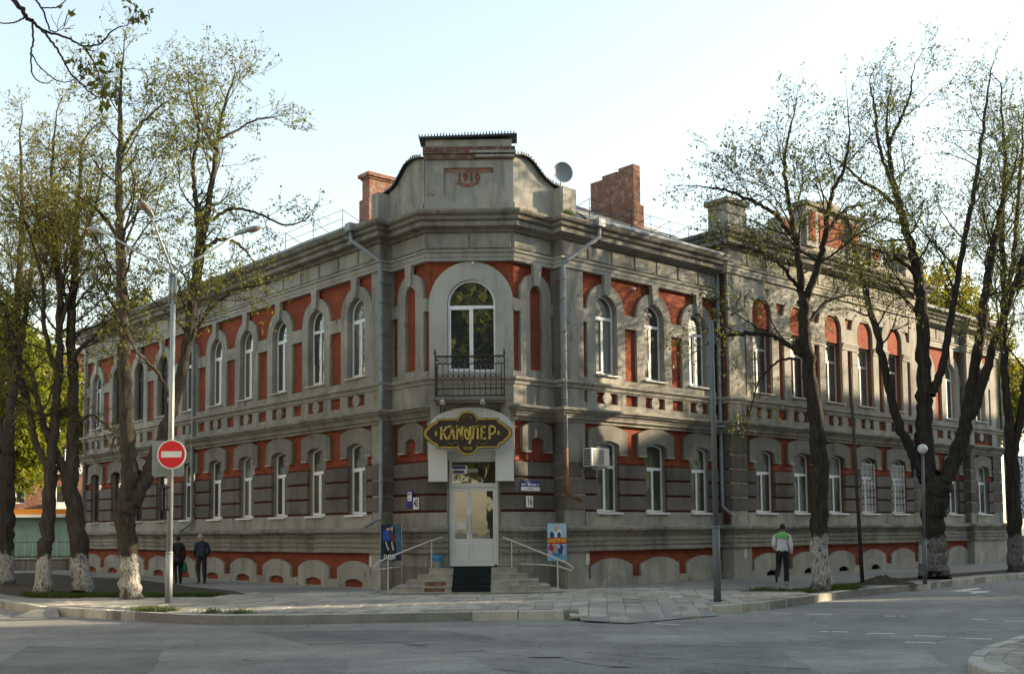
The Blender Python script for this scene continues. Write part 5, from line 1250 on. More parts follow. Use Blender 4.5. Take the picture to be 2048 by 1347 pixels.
# right-hand poles
b = gnd(1435, 1204); tz = at(1422, 640, b.y); e = empty('pole', b, 0, 'plain dark grey two-stage pole at the kerb right of the entrance', 'pole')
ln_ = (tz-b).x; h1 = at(1432, 1056, b.y).z
MB().tube([(0, 0, 0), (ln_*h1/tz.z, 0, h1)], .087, 14).tube([(ln_*h1/tz.z, 0, h1), (ln_*h1/tz.z, 0, h1+.06)], [.087, .068], 14).build('lower_tube', M['steel_dark'], e, None, True)
MB().tube([(ln_*h1/tz.z, 0, h1), (ln_, 0, tz.z)], [.066, .055], 14).build('upper_tube', M['steel_dark'], e, None, True)
MB().tube([(ln_*.62, -.01, tz.z*.62), (ln_*.62+.28, -.02, tz.z*.62)], .012, 6).build('pin', M['steel'], e); MB().lathe([(.16, 0), (.16, .012), (.10, .02)], n=14).build('base_plate', M['steel_dark'], e)
b = gnd(1725, 1168); tz = at(1700, 738, b.y); e = empty('pole', b, 0, 'thin leaning rusty brown pole beside the soil heap', 'pole')
MB().tube([(0, 0, 0), ((tz-b).x, 0, tz.z)], [.06, .048], 10).build('tube', M['pole_brown'], e, None, True); MB().tube([((tz-b).x, 0, tz.z-.02), ((tz-b).x, 0, tz.z+.03)], .058, 10).build('cap', M['rust'], e)
b = gnd(1850, 1167); tz = at(1845, 897, b.y); e = empty('globe_lamp', b, 0, 'slim dark lamp post with a white globe in front of the forked tree', 'street lamp')
hb = at(1848, 1080, b.y).z; lx = (tz-b).x
MB().tube([(0, 0, 0), (lx*hb/tz.z, 0, hb)], .066, 12).build('post_base', M['steel_dark'], e, None, True); MB().tube([(lx*hb/tz.z, 0, hb-.01), (lx, 0, tz.z-.13)], [.048, .042], 12).lathe([(.06, hb-.01), (.075, hb+.02), (.05, hb+.05)], lx*hb/tz.z, 0, 12).build('post', M['steel_dark'], e, None, True)
MB().lathe([(.001, tz.z-.145)]+[(.145*math.sin(R(a)), tz.z-.145*math.cos(R(a))) for a in range(15, 180, 12)]+[(.001, tz.z+.145)], lx, 0, 20).build('globe', M['globe'], e, None, True); MB().lathe([(.045, tz.z-.2), (.07, tz.z-.16), (.07, tz.z-.12)], lx, 0, 12).build('collar', M['steel_dark'], e)
MB().block(-.16, -.03, -.10, .06, .25, .62, .01).build('junction_box', M['steel_dark'], e)
# upright signs at the far end of the right wing
p = W(FD, 3.3+25.35, -.55)
e = empty('hanging_sign', (p.x, p.y, 4.6), R(10), 'upright white sign with blue letters on the far corner of the right wing', 'shop sign')
MB().box(-.02, .50, -.03, .03, -2.6, .35).build('board', M['white'], e)
for i, chx in enumerate('ПОРТІКА'): link('sign_letter', text_mesh(chx, .42, .004, .01, mat=M['blue_sign']), e, Matrix.Translation((.24, -.036, .12-i*.40)))
MB().box(-.14, -.02, -.01, .01, .2, .24).box(-.14, -.02, -.01, .01, -2.4, -2.36).build('bracket', M['iron'], e)
e = empty('hanging_sign', (p.x+.55, p.y+.2, 1.3), R(10), 'upright grey sign with faded red letters standing past the far corner', 'shop sign')
MB().box(-.02, .42, -.03, .03, -.9, .65).box(.0, .04, -.02, .02, -1.3, -.9).box(.36, .40, -.02, .02, -1.3, -.9).build('board', M['ac_white'], e)
mb = MB()
for i in range(4): mb.box(.10, .30, -.036, -.03, .36-i*.36, .40-i*.36).box(.10, .14, -.036, -.03, .40-i*.36, .58-i*.36).box(.26, .30, -.036, -.03, .40-i*.36, .58-i*.36)
mb.build('faded_lettering', M['brick'], e)

# ------------------------------------------------------------------ trees
class Tubes:
    def __init__(s): s.V = []; s.F = []; s.n = 0
    def tube(s, P, r, k, knob=None):
        P = np.asarray(P, float); n = len(P)
        T = np.gradient(P, axis=0); T /= np.linalg.norm(T, axis=1)[:, None]+1e-9
        ref = np.array([0.31, 0.95, 0.02]) if abs(T[:, 1]).mean() < .8 else np.array([1., 0.1, 0])
        a = np.cross(T, ref); a /= np.linalg.norm(a, axis=1)[:, None]+1e-9; b = np.cross(a, T)
        th = np.arange(k)*2*np.pi/k
        v = P[:, None]+(a[:, None]*np.cos(th)[None, :, None]+b[:, None]*np.sin(th)[None, :, None])*np.asarray(r)[:, None, None]
        if knob is not None:
            q = knob.normal(size=(n, k)); q = (q+np.roll(q, 1, 1)+np.roll(q, 1, 0))/2
            v = P[:, None]+(v-P[:, None])*(1+.055*np.clip(q, -1.6, 2.2))[..., None]
        s.V.append(v.reshape(-1, 3))
        i = np.arange(n-1)[:, None]*k; j = np.arange(k)[None]; j2 = (j+1) % k
        s.F.append((np.stack([i+j, i+j2, i+k+j2, i+k+j], -1).reshape(-1, 4)+s.n)); s.n += n*k
    def mesh(s, name, mat, off, smooth=True):
        V = np.concatenate(s.V)-np.array(off); F = np.concatenate(s.F)
        return qmesh(name, V, F, mat, smooth)
def qmesh(name, V, F, mat, smooth=False):
    me = bpy.data.meshes.new(name); k = F.shape[1]
    me.vertices.add(len(V)); me.vertices.foreach_set('co', V.astype(np.float32).ravel())
    me.loops.add(F.size); me.loops.foreach_set('vertex_index', F.astype(np.int32).ravel())
    me.polygons.add(len(F)); me.polygons.foreach_set('loop_start', np.arange(0, F.size, k, dtype=np.int32)); me.polygons.foreach_set('loop_total', np.full(len(F), k, dtype=np.int32))
    if smooth: me.polygons.foreach_set('use_smooth', np.ones(len(F), bool))
    me.materials.append(mat); me.update(calc_edges=True); return me
def leaf_mesh(name, C, D, rng, mat, off, size, per=5, droop=.5):
    """clusters at C (direction D): per leaflets each, two folded quads per leaflet"""
    C = np.repeat(np.asarray(C), per, 0); D = np.repeat(np.asarray(D), per, 0); n = len(C)
    d = rng.normal(size=(n, 3)); d /= np.linalg.norm(d, axis=1)[:, None]
    d = d+D*.55+np.array([0, 0, -droop]); d /= np.linalg.norm(d, axis=1)[:, None]
    L = size*rng.uniform(.55, 1.25, n)[:, None]; w = np.cross(d, rng.normal(size=(n, 3))); w /= np.linalg.norm(w, axis=1)[:, None]+1e-9
    nn = np.cross(w, d); C = C+rng.normal(size=(n, 3))*size*.35
    base = C; tip = C+d*L-nn*L*.12; mid = C+d*L*.55; wd = L*rng.uniform(.20, .30, n)[:, None]
    a = mid+w*wd+nn*L*.08; b = mid-w*wd+nn*L*.08
    V = np.stack([base, a, tip, b], 1).reshape(-1, 3)-np.array(off)
    return qmesh(name, V, np.arange(n*4).reshape(n, 4), mat)
def rotv(d, ang, rng):
    a = np.cross(d, rng.normal(size=3)); a /= np.linalg.norm(a)+1e-9
    return d*math.cos(ang)+a*math.sin(ang)
def tree(name, base, limbs, seed, label, group, bark, leafm, lsize=.10, reach=2.6, dens=2.2, lper=4, trunk=1, droop=.5, up=.35, lmul=1.0, twl=.55, species=None, start=.25, sub=2.6, lscale=1.2):
    """limbs: world polylines [(points, radii, branch length, start fraction)], the first `trunk` of them are the trunk"""
    rng = np.random.default_rng(seed); tk = Tubes(); tb = Tubes(); tw = Tubes(); LC = []; LD = []
    def wander(p, d, L, n, k, trop):
        P = [p]; d = d.copy()
        for i in range(n):
            d = d+rng.normal(size=3)*k+np.array([0, 0, trop]); d /= np.linalg.norm(d); P.append(P[-1]+d*L/n)
        return np.array(P), d
    def branch(p, d, L, r, lvl):
        n = 5 if lvl == 1 else (4 if lvl == 2 else 3)
        P, de = wander(p, d, L, n, .16 if lvl < 3 else .2, (up if lvl == 1 else up*.5)*.35)
        rad = np.linspace(r, max(.004, r*.35), n+1)
        (tb if lvl == 1 else tw).tube(P, rad, 5 if lvl == 1 else 3)
        if lvl == 3:
            for t in (.55, 1.0):
                q = P[0]+(P[-1]-P[0])*t if t < 1 else P[-1]
                if rng.random() < .85*lmul: LC.append(q); LD.append(de)
            return
        k = max(2, int(L*(sub*1.75 if lvl == 1 else 6.0)+rng.random()))
        for j in range(k):
            t = rng.uniform(.25 if lvl == 1 else .15, 1.0); i = min(int(t*n), n-1); f = t*n-i
            q = P[i]*(1-f)+P[i+1]*f; dd = P[i+1]-P[i]; dd /= np.linalg.norm(dd)
            nd = rotv(dd, rng.uniform(.45, 1.05), rng)
            branch(q, nd, (L*rng.uniform(.35, .62) if lvl == 1 else rng.uniform(.6, 1.2)*twl), max(.005, rad[i]*.5), lvl+1)
        branch(P[-1], de, L*.35 if lvl == 1 else twl, rad[-1], lvl+1)
    for li, lm in enumerate(limbs):
        P0, r0 = np.array([tuple(p) for p in lm[0]]), np.array(lm[1], float)
        ln_ = lm[2] if len(lm) > 2 else reach; st_ = lm[3] if len(lm) > 3 else start
        # smooth the polyline
        m = (len(P0)-1)*8+1; ts = np.linspace(0, len(P0)-1, m); P = np.empty((m, 3))
        for q, t in enumerate(ts):
            i = min(int(t), len(P0)-2); u = t-i; a, b, c, d = P0[max(i-1, 0)], P0[i], P0[i+1], P0[min(i+2, len(P0)-1)]
            P[q] = .5*((2*b)+(c-a)*u+(2*a-5*b+4*c-d)*u*u+(3*b-a-3*c+d)*u**3)
        rr = np.interp(ts, np.arange(len(r0)), r0)
        if li < trunk:
            rr = rr*(1+.05*np.sin(np.arange(m)*1.7+seed)); 
            if li == 0: rr[0] *= 1.22; rr[1] *= 1.06
        P = P+rng.normal(size=P.shape)*np.minimum(rr, .06)[:, None]*.35
        tk.tube(P, rr, 16 if li < trunk else 8, rng if li < trunk else None)
        if ln_ <= 0: continue
        seglen = np.linalg.norm(np.diff(P, axis=0), axis=1); tot = seglen.sum(); cum = np.concatenate([[0], np.cumsum(seglen)])/tot
        nb_ = int(tot*(1-st_)*dens*1.35)
        for j in range(nb_):
            t = st_+(1-st_)*(j+rng.random())/max(nb_, 1); i = min(np.searchsorted(cum, t)-1, m-2); i = max(i, 0)
            q = P[i]; dd = P[i+1]-P[i]; dd /= np.linalg.norm(dd)+1e-9
            nd = rotv(dd, rng.uniform(.6, 1.25), rng); nd[2] += up*.35; nd /= np.linalg.norm(nd)
            taper = 1-.55*(t-st_)/(1-st_+1e-6)
            branch(q, nd, ln_*lscale*taper*rng.uniform(.5, 1.1), max(.011, min(.038, rr[i]*.38)), 1)
        branch(P[-1], (P[-1]-P[-3])/np.linalg.norm(P[-1]-P[-3]), ln_*.5, rr[-1], 1)
    root = empty(name, base, 0, label, 'tree', group)
    link('trunk', tk.mesh('trunk', M[bark], base), root)
    if tb.V: link('branches', tb.mesh('branches', M['bark'], base), root)['kind'] = 'stuff'
    if tw.V: link('twigs', tw.mesh('twigs', M['twig'], base, False), root)['kind'] = 'stuff'
    if LC: link('foliage', leaf_mesh('foliage', LC, LD, rng, M[leafm], base, lsize, lper, droop), root)['kind'] = 'stuff'
    return root
def px(Y, pts, dY=0.0):
    n = len(pts); return [at(x, y, Y+dY*i/max(1, n-1)) for i, (x, y) in enumerate(pts)]
def pr(Y, w): return [q/FPX*Y/2*.84 for q in w]     # widths in photograph pixels -> radii
def foot(x, y): b = gnd(x, y); return Vector((b.x, b.y, -.03))
GL, GR = 'trees along the left pavement', 'trees along the right kerb'
# left row, nearest first
b = foot(262, 1199); Y = b.y
tree('street_tree', b, [
    ([b]+px(Y, [(259, 1120), (250, 1030), (258, 985)]), pr(Y, [56, 46, 46, 48]), 0),
    (px(Y, [(256, 1010), (258, 930), (254, 840), (248, 720), (244, 600), (240, 480), (238, 350), (240, 230), (243, 130)], -.3), pr(Y, [40, 36, 33, 30, 27, 22, 16, 10, 5]), 2.1, .42),
    (px(Y, [(266, 1010), (292, 955), (322, 880), (350, 800), (372, 700), (388, 590), (400, 500), (404, 440)], .9), pr(Y, [34, 30, 27, 26, 25, 24, 24, 22]), 1.7, .55),
    (px(Y+.9, [(402, 480), (418, 400), (432, 310), (436, 270), (452, 200), (470, 150)], .5), pr(Y, [20, 15, 12, 10, 7, 4]), 1.7, .2),
    (px(Y+.9, [(400, 470), (392, 400), (386, 330), (396, 260), (380, 190)], -.6), pr(Y, [17, 12, 10, 7, 4]), 1.5, .2),
    (px(Y+.9, [(432, 300), (414, 270), (398, 230), (392, 180)], .8), pr(Y, [9, 7, 6, 3]), 1.2, .2),
    (px(Y+.9, [(404, 500), (440, 480), (478, 488), (505, 520)], -.8), pr(Y, [11, 9, 7, 4]), 1.1, .2),
    (px(Y+.9, [(424, 440), (460, 418), (510, 425), (570, 450), (610, 440)], .8), pr(Y, [9, 8, 6, 5, 3]), 1.0, .2),
    (px(Y+.9, [(436, 280), (470, 262), (510, 240), (545, 235)], .6), pr(Y, [8, 6, 5, 3]), 1.3, .2),
    (px(Y, [(240, 480), (205, 430), (170, 400)], .7), pr(Y, [12, 8, 5]), 1.2, .2),
    (px(Y, [(239, 320), (262, 270), (300, 230), (330, 205)], -.6), pr(Y, [10, 7, 5, 3]), 1.2, .2),
    (px(Y, [(372, 690), (420, 620), (470, 580), (520, 570)], -1.2), pr(Y, [12, 8, 6, 4]), 1.2, .15),
    (px(Y, [(346, 800), (310, 740), (270, 700)], -1.0), pr(Y, [12, 8, 5]), 1.2, .2),
], 21, 'two-stemmed limewashed tree right behind the lamp post with the no entry sign', GL, 'bark_lime', 'leaf', .088, dens=2.0, trunk=3, lper=4, up=.15, lscale=1.3)
b = foot(168, 1188); Y = b.y
tree('street_tree', b, [
    ([b]+px(Y, [(160, 1110), (146, 1010), (140, 940)]), pr(Y, [50, 42, 38, 36]), 0),
    (px(Y, [(142, 960), (145, 860), (146, 760), (143, 640), (150, 520), (158, 400), (162, 300)], .6), pr(Y, [31, 27, 24, 21, 17, 11, 6]), 2.2, .38),
    (px(Y, [(136, 955), (112, 905), (92, 860), (76, 800), (58, 740)], -.7), pr(Y, [24, 20, 17, 14, 10]), 1.7, .4),
    (px(Y, [(144, 720), (166, 690), (196, 670), (225, 660)], -.6), pr(Y, [15, 11, 8, 5]), 1.3, .2),
    (px(Y, [(146, 640), (120, 560), (90, 480), (70, 400)], .6), pr(Y, [13, 10, 8, 5]), 1.6, .2),
    (px(Y, [(152, 500), (185, 430), (205, 350)], .5), pr(Y, [10, 8, 5]), 1.5, .2),
    (px(Y, [(148, 860), (180, 830), (205, 845)], -.4), pr(Y, [8, 6, 4]), .9, .2),
], 22, 'limewashed tree between the narrow leaning trunk and the two-stemmed tree', GL, 'bark_lime', 'leaf_olive', .085, up=.18, dens=2.0, trunk=2, lper=5, lmul=.85)
b = foot(84, 1190); Y = b.y
tree('street_tree', b, [
    ([b]+px(Y, [(90, 1110), (98, 1010), (102, 920)]), pr(Y, [42, 34, 30, 28]), 0),
    (px(Y, [(102, 930), (110, 840), (118, 740), (120, 620), (112, 500), (104, 380), (108, 270)], .5), pr(Y, [24, 21, 19, 16, 13, 9, 5]), 2.3, .32),
    (px(Y, [(98, 940), (70, 880), (52, 800), (30, 700), (8, 610)], -.5), pr(Y, [18, 16, 15, 13, 11]), 1.7, .3),
    (px(Y, [(116, 760), (90, 660), (84, 560), (60, 470)], .5), pr(Y, [13, 11, 9, 5]), 1.8, .2),
    (px(Y, [(118, 660), (140, 590), (170, 540)], .6), pr(Y, [10, 8, 5]), 1.6, .2),
], 23, 'slender limewashed trunk leaning right, second from the left edge', GL, 'bark_lime', 'leaf_olive', .085, up=.18, dens=2.0, trunk=2, lper=5, lmul=.85)
b = foot(10, 1169); Y = b.y
tree('street_tree', b, [
    ([b]+px(Y, [(10, 1090), (12, 1000), (14, 900)]), pr(Y, [46, 40, 40, 38]), 0),
    (px(Y, [(14, 910), (22, 820), (26, 730), (34, 620), (40, 500), (44, 380), (40, 280)], .5), pr(Y, [28, 24, 21, 18, 14, 9, 5]), 2.6, .3),
    (px(Y, [(14, 900), (-14, 800), (-40, 700)], .5), pr(Y, [24, 18, 12]), 2.0, .3),
    (px(Y, [(28, 760), (50, 640), (64, 520)], -.5), pr(Y, [16, 12, 8]), 2.0, .2),
], 24, 'dark limewashed tree at the very left edge of the pavement', GL, 'bark_lime', 'leaf_olive', .09, up=.18, dens=2.0, trunk=2, lper=5, lmul=.85)
# right row
b = foot(1643, 1181); Y = b.y
tree('street_tree', b, [
    ([b]+px(Y, [(1640, 1110), (1638, 1020), (1640, 940), (1634, 860), (1622, 760), (1612, 680), (1606, 600)]), pr(Y, [46, 40, 42, 40, 38, 32, 28, 28]), 0),
    (px(Y, [(1606, 610), (1600, 540), (1590, 470), (1576, 400), (1568, 330), (1580, 260)], .7), pr(Y, [20, 17, 14, 11, 8, 5]), 2.0, .15),
    (px(Y, [(1612, 600), (1636, 530), (1652, 470), (1660, 400), (1690, 330), (1700, 260)], -.6), pr(Y, [20, 17, 14, 11, 7, 4]), 2.0, .15),
    (px(Y, [(1590, 480), (1550, 430), (1500, 400), (1450, 380), (1410, 375)], -.8), pr(Y, [12, 10, 8, 6, 3]), 1.7, .2),
    (px(Y, [(1650, 470), (1690, 420), (1730, 410)], .9), pr(Y, [11, 8, 4]), 1.6, .2),
    (px(Y, [(1608, 715), (1575, 685), (1530, 668), (1480, 667), (1440, 672), (1412, 690)], -.9), pr(Y, [15, 13, 12, 10, 8, 5]), 1.5, .3),
    (px(Y, [(1600, 720), (1560, 720), (1520, 760), (1500, 820)], -.4), pr(Y, [7, 6, 4, 3]), .9, .3),
    (px(Y, [(1600, 580), (1560, 530), (1510, 500), (1460, 490)], -1.3), pr(Y, [10, 8, 6, 4]), 1.6, .2),
    (px(Y, [(1618, 640), (1660, 600), (1700, 590)], .9), pr(Y, [10, 7, 4]), 1.5, .2),
], 25, 'gnarled limewashed tree beside the walking man in the white jacket', GR, 'bark_lime_tall', 'leaf_green', .088, dens=2.0, trunk=1, lper=3, up=.12)
b = foot(1870, 1157); Y = b.y
tree('street_tree', b, [
    ([b]+px(Y, [(1870, 1110), (1866, 1050), (1872, 990), (1876, 950)]), pr(Y, [62, 54, 52, 62, 66]), 0),
    (px(Y, [(1858, 960), (1848, 880), (1850, 790), (1846, 690), (1842, 590), (1824, 500), (1800, 420), (1782, 330), (1772, 250)], .5), pr(Y, [42, 40, 36, 32, 28, 22, 17, 12, 7]), 2.4, .42),
    (px(Y, [(1846, 950), (1812, 880), (1786, 810), (1766, 720), (1746, 640), (1720, 540), (1700, 470)], -.8), pr(Y, [24, 22, 20, 18, 15, 11, 7]), 1.8, .55),
    (px(Y, [(1892, 960), (1920, 890), (1938, 810), (1950, 730), (1964, 650), (1976, 560), (1992, 470), (2010, 380)], .5), pr(Y, [40, 34, 28, 25, 23, 20, 16, 10]), 2.2, .5),
    (px(Y, [(1942, 840), (1972, 740), (1996, 660), (2030, 570), (2060, 480)], -.6), pr(Y, [24, 21, 18, 15, 12]), 2.0, .45),
    (px(Y, [(1862, 790), (1888, 720), (1908, 600), (1928, 480), (1952, 360), (1966, 260), (1976, 180)], .6), pr(Y, [22, 18, 15, 13, 11, 8, 5]), 2.3, .35),
    (px(Y, [(1800, 420), (1770, 390), (1720, 360), (1690, 330)], .5), pr(Y, [11, 9, 7, 4]), 1.8, .2),
    (px(Y, [(1776, 290), (1800, 240), (1820, 190), (1824, 150)], -.6), pr(Y, [9, 7, 5, 3]), 1.8, .2),
    (px(Y, [(1790, 380), (1760, 300), (1750, 220), (1740, 170)], .6), pr(Y, [10, 8, 6, 3]), 1.8, .2),
    (px(Y, [(1842, 560), (1800, 520), (1750, 500)], -.9), pr(Y, [12, 9, 6]), 1.7, .2),
], 26, 'large dark tree forking low into several stems behind the white globe lamp', GR, 'bark_lime_faded', 'leaf_green', .088, dens=1.7, trunk=5, lper=3, up=.15)
b = foot(2034, 1143); Y = b.y
tree('street_tree', b, [
    ([b]+px(Y, [(2030, 1080), (2026, 980), (2024, 890)]), pr(Y, [42, 32, 30, 32]), 0),
    (px(Y, [(2022, 900), (2014, 800), (2006, 690), (2008, 580), (2004, 460), (2010, 330), (2002, 210)], .6), pr(Y, [22, 19, 17, 15, 12, 8, 5]), 3.0, .3),
    (px(Y, [(2028, 900), (2046, 800), (2066, 690), (2090, 560)], .6), pr(Y, [22, 18, 16, 12]), 2.6, .3),
    (px(Y, [(2007, 620), (2026, 520), (2036, 400), (2046, 280)], -.6), pr(Y, [13, 11, 8, 5]), 2.8, .2),
], 27, 'dark trunk splitting in two at the right edge beside the upright blue lettered sign', GR, 'bark_lime_faded', 'leaf_green', .09, dens=1.8, trunk=2, lper=3, up=.15)
# nearer chestnut whose branch hangs into the top left corner (its trunk is out of the picture)
b = Vector((-9.6, 13.4, ZR)); Y = 14.5
v = lambda x, y, z: Vector((x, y, z))
tree('chestnut_tree', b, [
    ([b, v(-9.5, 13.4, 3), v(-9.4, 13.5, 6), v(-9.3, 13.6, 10), v(-9.2, 13.6, 13)], [.26, .22, .19, .14, .06], 0),
    ([v(-9.45, 13.4, 8.0), v(-8.6, 13.9, 9.0)]+px(Y, [(-90, -90), (20, -5), (52, 30), (66, 44)], 0), [.08, .06, .05, .034, .028, .024], 0),
    (px(Y, [(66, 44), (90, 62), (130, 74), (168, 94)], .2), [.022, .018, .015, .012], .35, .3),
    (px(Y, [(168, 93), (200, 88), (224, 62), (246, 52)], -.1), [.014, .012, .010, .007], .25, .5),
    (px(Y, [(168, 94), (186, 122), (198, 150)], .3), [.013, .010, .008], .35, .3),
    (px(Y, [(84, 60), (108, 90), (126, 118), (140, 145), (160, 165), (188, 190), (220, 200)], -.3), [.017, .016, .014, .012, .011, .009, .006], .35, .45),
    (px(Y, [(64, 46), (67, 80), (62, 110), (64, 145), (74, 160), (92, 167), (106, 160)], .2), [.014, .013, .011, .010, .009, .008, .006], 0),
    (px(Y, [(63, 108), (78, 132), (98, 150), (116, 162), (136, 164), (152, 156)], -.2), [.010, .009, .009, .008, .007, .006], .15, .7),
    (px(Y, [(70, -2), (84, 18), (96, 50), (100, 62)], .1), [.014, .013, .012, .010], .3, .3),
    (px(Y, [(48, 34), (30, 44), (4, 47), (-20, 40)], .2), [.012, .010, .009, .008], .3, .3),
    (px(Y, [(84, 16), (110, 15), (124, 8), (132, 0)], .1), [.010, .009, .008, .006], .25, .4),
], 28, 'leafy chestnut whose bare branch reaches in from the top left corner', None, 'bark', 'leaf', .12, dens=1.2, lper=5, droop=1.0, trunk=2, twl=.22, sub=.7, lmul=.32)

# background trees: four grown once, then copied with their parts
def bgtree(seed, H, leafm, lsize, label, reach=3.2, dens=2.6, lper=6):
    b = Vector((0, 0, 0)); r = random.Random(seed)
    lm = [([b, v(.1, 0, H*.2), v(-.1, .1, H*.45), v(.15, 0, H*.7), v(0, .1, H*.92)], [H*.022, H*.018, H*.014, H*.009, H*.004], reach, .28)]
    for k in range(4):
        a = r.uniform(0, 6.28); q = r.uniform(.2, .34)*H
        lm.append(([v(0, 0, q), v(math.cos(a)*H*.09, math.sin(a)*H*.09, q+H*.13), v(math.cos(a)*H*.16, math.sin(a)*H*.16, q+H*.32), v(math.cos(a)*H*.2, math.sin(a)*H*.2, q+H*.5)], [H*.011, H*.009, H*.006, H*.003], reach, .25))
    return tree('background_tree', b, lm, seed, label, None, 'bark', leafm, lsize, dens=dens, trunk=1, lper=lper, lmul=1.0, sub=2.4)
def put(proto, x, y, s, rz, label, first, group=None):
    o = proto if first else copy_tree(proto)
    o.location = (x, y, -.1); o.scale = (s, s, s); o.rotation_euler = (0, 0, rz); o['label'] = label
    if group: o['group'] = group
    return o
B1 = bgtree(41, 13, 'leaf_bright', .26, '')
B2 = bgtree(42, 14, 'leaf_olive', .24, '', dens=2.2)
GB = 'trees beyond the left end of the building'
put(B1, -27.0, 57, 1.0, 0, 'bright yellow-green tree beyond the low wall, just left of the far end of the building', True, GB)
put(B2, -33.0, 60, 1.05, 1, 'olive budding tree behind the green kiosk at the left', True, GB)
put(B1, -38.5, 66, 1.15, 2, 'tall yellow-green tree at the left edge behind the dark trunk', False, GB)
put(B2, -24.5, 70, 1.15, 3, 'tall olive tree showing above the roof end behind the limewashed trunks', False, GB)
GB2 = 'trees beyond the right end of the building'
put(B1, 31.5, 60, 1.0, 4, 'bright green tree past the far right corner of the building', False, GB2)
put(B1, 38.5, 66, 1.1, 5, 'bright green tree at the right edge, farthest down the street', False, GB2)
put(B2, 24.5, 66, 1.25, 6, 'sunlit olive tree rising above the roof at the right end', False, GB2)
put(B2, 30.0, 74, 1.3, 2.2, 'pale sunlit tree behind the roof between the forked stems', False, GB2)
GB3 = 'trees across the street mirrored in the windows'
MIR = ((-7, -5, 1.75, 'tallest green tree across the street mirrored in the balcony window'), (2.5, -6, 1.8, 'tall olive tree across the street mirrored beside the balcony window'), (-17, -3, 1.5, 'green tree across the street farthest to the left'),
       (-1.5, -17, 1.5, 'dense green tree farther back across the junction'), (-9, -20, 1.5, 'olive tree farther back across the junction'), (6, -19, 1.5, 'green tree farther back, beside the traffic island'), (-2, -30, 1.6, 'farthest olive tree across the junction'),
       (11, -11, 1.6, 'olive tree across the street behind the traffic island'), (-27, 8, 1.2, 'green tree across the left street mirrored in the left wing windows'), (-34, 22, 1.2, 'olive tree across the left street by the far windows'),
       (46, 32.5, 1.25, 'green tree in the gap between the grey blocks, nearest the street'), (50, 28.5, 1.3, 'olive tree in the gap between the grey blocks'), (57, 33, 1.3, 'green tree deepest in the gap between the grey blocks'))
for i, (x, y, s, lb_) in enumerate(MIR): put((B1, B2)[i % 2], x, y, s, i*1.3, lb_, False, GB3)

# ------------------------------------------------------------------ background buildings, wall, kiosk, fence
def block_building(name, loc, rz, W_, D_, H_, wallm, label, floors, cols, cat='building', bal=False):
    e = empty(name, loc, rz, label, cat)
    holes = []; cw = W_/cols; fh = H_/floors
    for f_ in range(floors):
        for c in range(cols):
            x = -W_/2+cw*(c+.5); z = fh*f_+.9; holes.append([(x-.7, z), (x+.7, z), (x+.7, z+1.5), (x-.7, z+1.5)])
    mb = MB().prism([[(-W_/2, -.3), (W_/2, -.3), (W_/2, H_), (-W_/2, H_)]]+holes, 0, .3); mb.box(-W_/2, W_/2, .31, D_, -.3, H_-.02)
    mb.build('wall', M[wallm], e)
    wm = MB(); wm.prism([[(-.7, 0), (.7, 0), (.7, 1.5), (-.7, 1.5)], [(-.62, .08), (-.04, .08), (-.04, 1.42), (-.62, 1.42)], [(.04, .08), (.62, .08), (.62, 1.42), (.04, 1.42)]], .12, .18)
    wme = wm.mesh('window', M['pvc']); pm = MB().box(-.65, .65, .16, .165, .05, 1.45).mesh('pane', M['glass'])
    bmesh_ = MB().box(-1.3, 1.3, -1.0, 0, -.95, -.8).box(-1.3, 1.3, -1.0, -.94, -.8, .1).box(-1.3, -1.24, -1, 0, -.8, .1).box(1.24, 1.3, -1, 0, -.8, .1).mesh('balcony', M['ac_white'])
    for k, h in enumerate(holes):
        T = Matrix.Translation((h[0][0]+.7, 0, h[0][1])); w_ = link('window', wme, e, T); link('pane', pm, w_)
        if bal and (k % cols) % 2 == 1 and k >= cols: link('balcony', bmesh_, e, T)
    MB().box(-W_/2-.3, W_/2+.3, -.4, D_+.2, H_, H_+.25).build('roof', M['roof'], e)
    return e
block_building('apartment_building', (-36, 92, 0), R(30), 30, 12, 17, 'brick_old', 'orange brick apartment building with pale balconies far behind the left trees', 5, 8, bal=True)
# blocks across the street, outside the picture, whose shadow falls on the lower storey
so_a = PB+Vector((.667, -.745, 0))*21
def opp(s, L, H, lab): 
    c = so_a+dR3*(s+L/2)
    return block_building('apartment_building', (c.x, c.y, ZR), R(41.87)+math.pi, L, 11, H, 'pale_block', lab, int(H//3), max(2, int(L//3.2)))
opp(-6, 31.5, 18, 'grey five-storey block across the street, nearer part')
opp(49.5, 60, 18.4, 'grey five-storey block across the street, farther part')
lf = PA+Vector((-.745, -.667, 0))*29
c = lf+Vector((-.667, .745, 0))*16
block_building('apartment_building', (c.x, c.y, ZR), R(131.87-180), 64, 12, 12, 'pale_block', 'pale four-storey block across the left street', 4, 20)
block_building('apartment_building', (92, 36, ZR), R(-80), 60, 12, 14, 'pale_block', 'unseen grey block added far back in the gap between the taller blocks for the windows to mirror', 4, 18)  # unseen block added so the right wing's panes mirror it, not bright sky
lw = gnd(85, 1140)
lwt = empty('low_wall', (-22.5, lw.y, 0), R(0), 'low rough wall crossing behind the limewashed trunks', 'wall')
for i in range(6): MB().block(-9+i*2, -7+i*2-.01, 0, .4, -.2, .50+.02*(i % 2), .03).build('wall_block', M['low_wall'], lwt)
for i in range(6): MB().block(-9+i*2-.02, -7+i*2-.01, -.05, .45, .525, .60, .02).build('coping_stone', M['ledge'], lwt)
vm = MB(); flat(vm, [(-45, lw.y+.4), (-12, lw.y+.4), (-8, 110), (-60, 110)], .35, -.2); tag(vm.build('lawn', M['soil']), kind='structure')
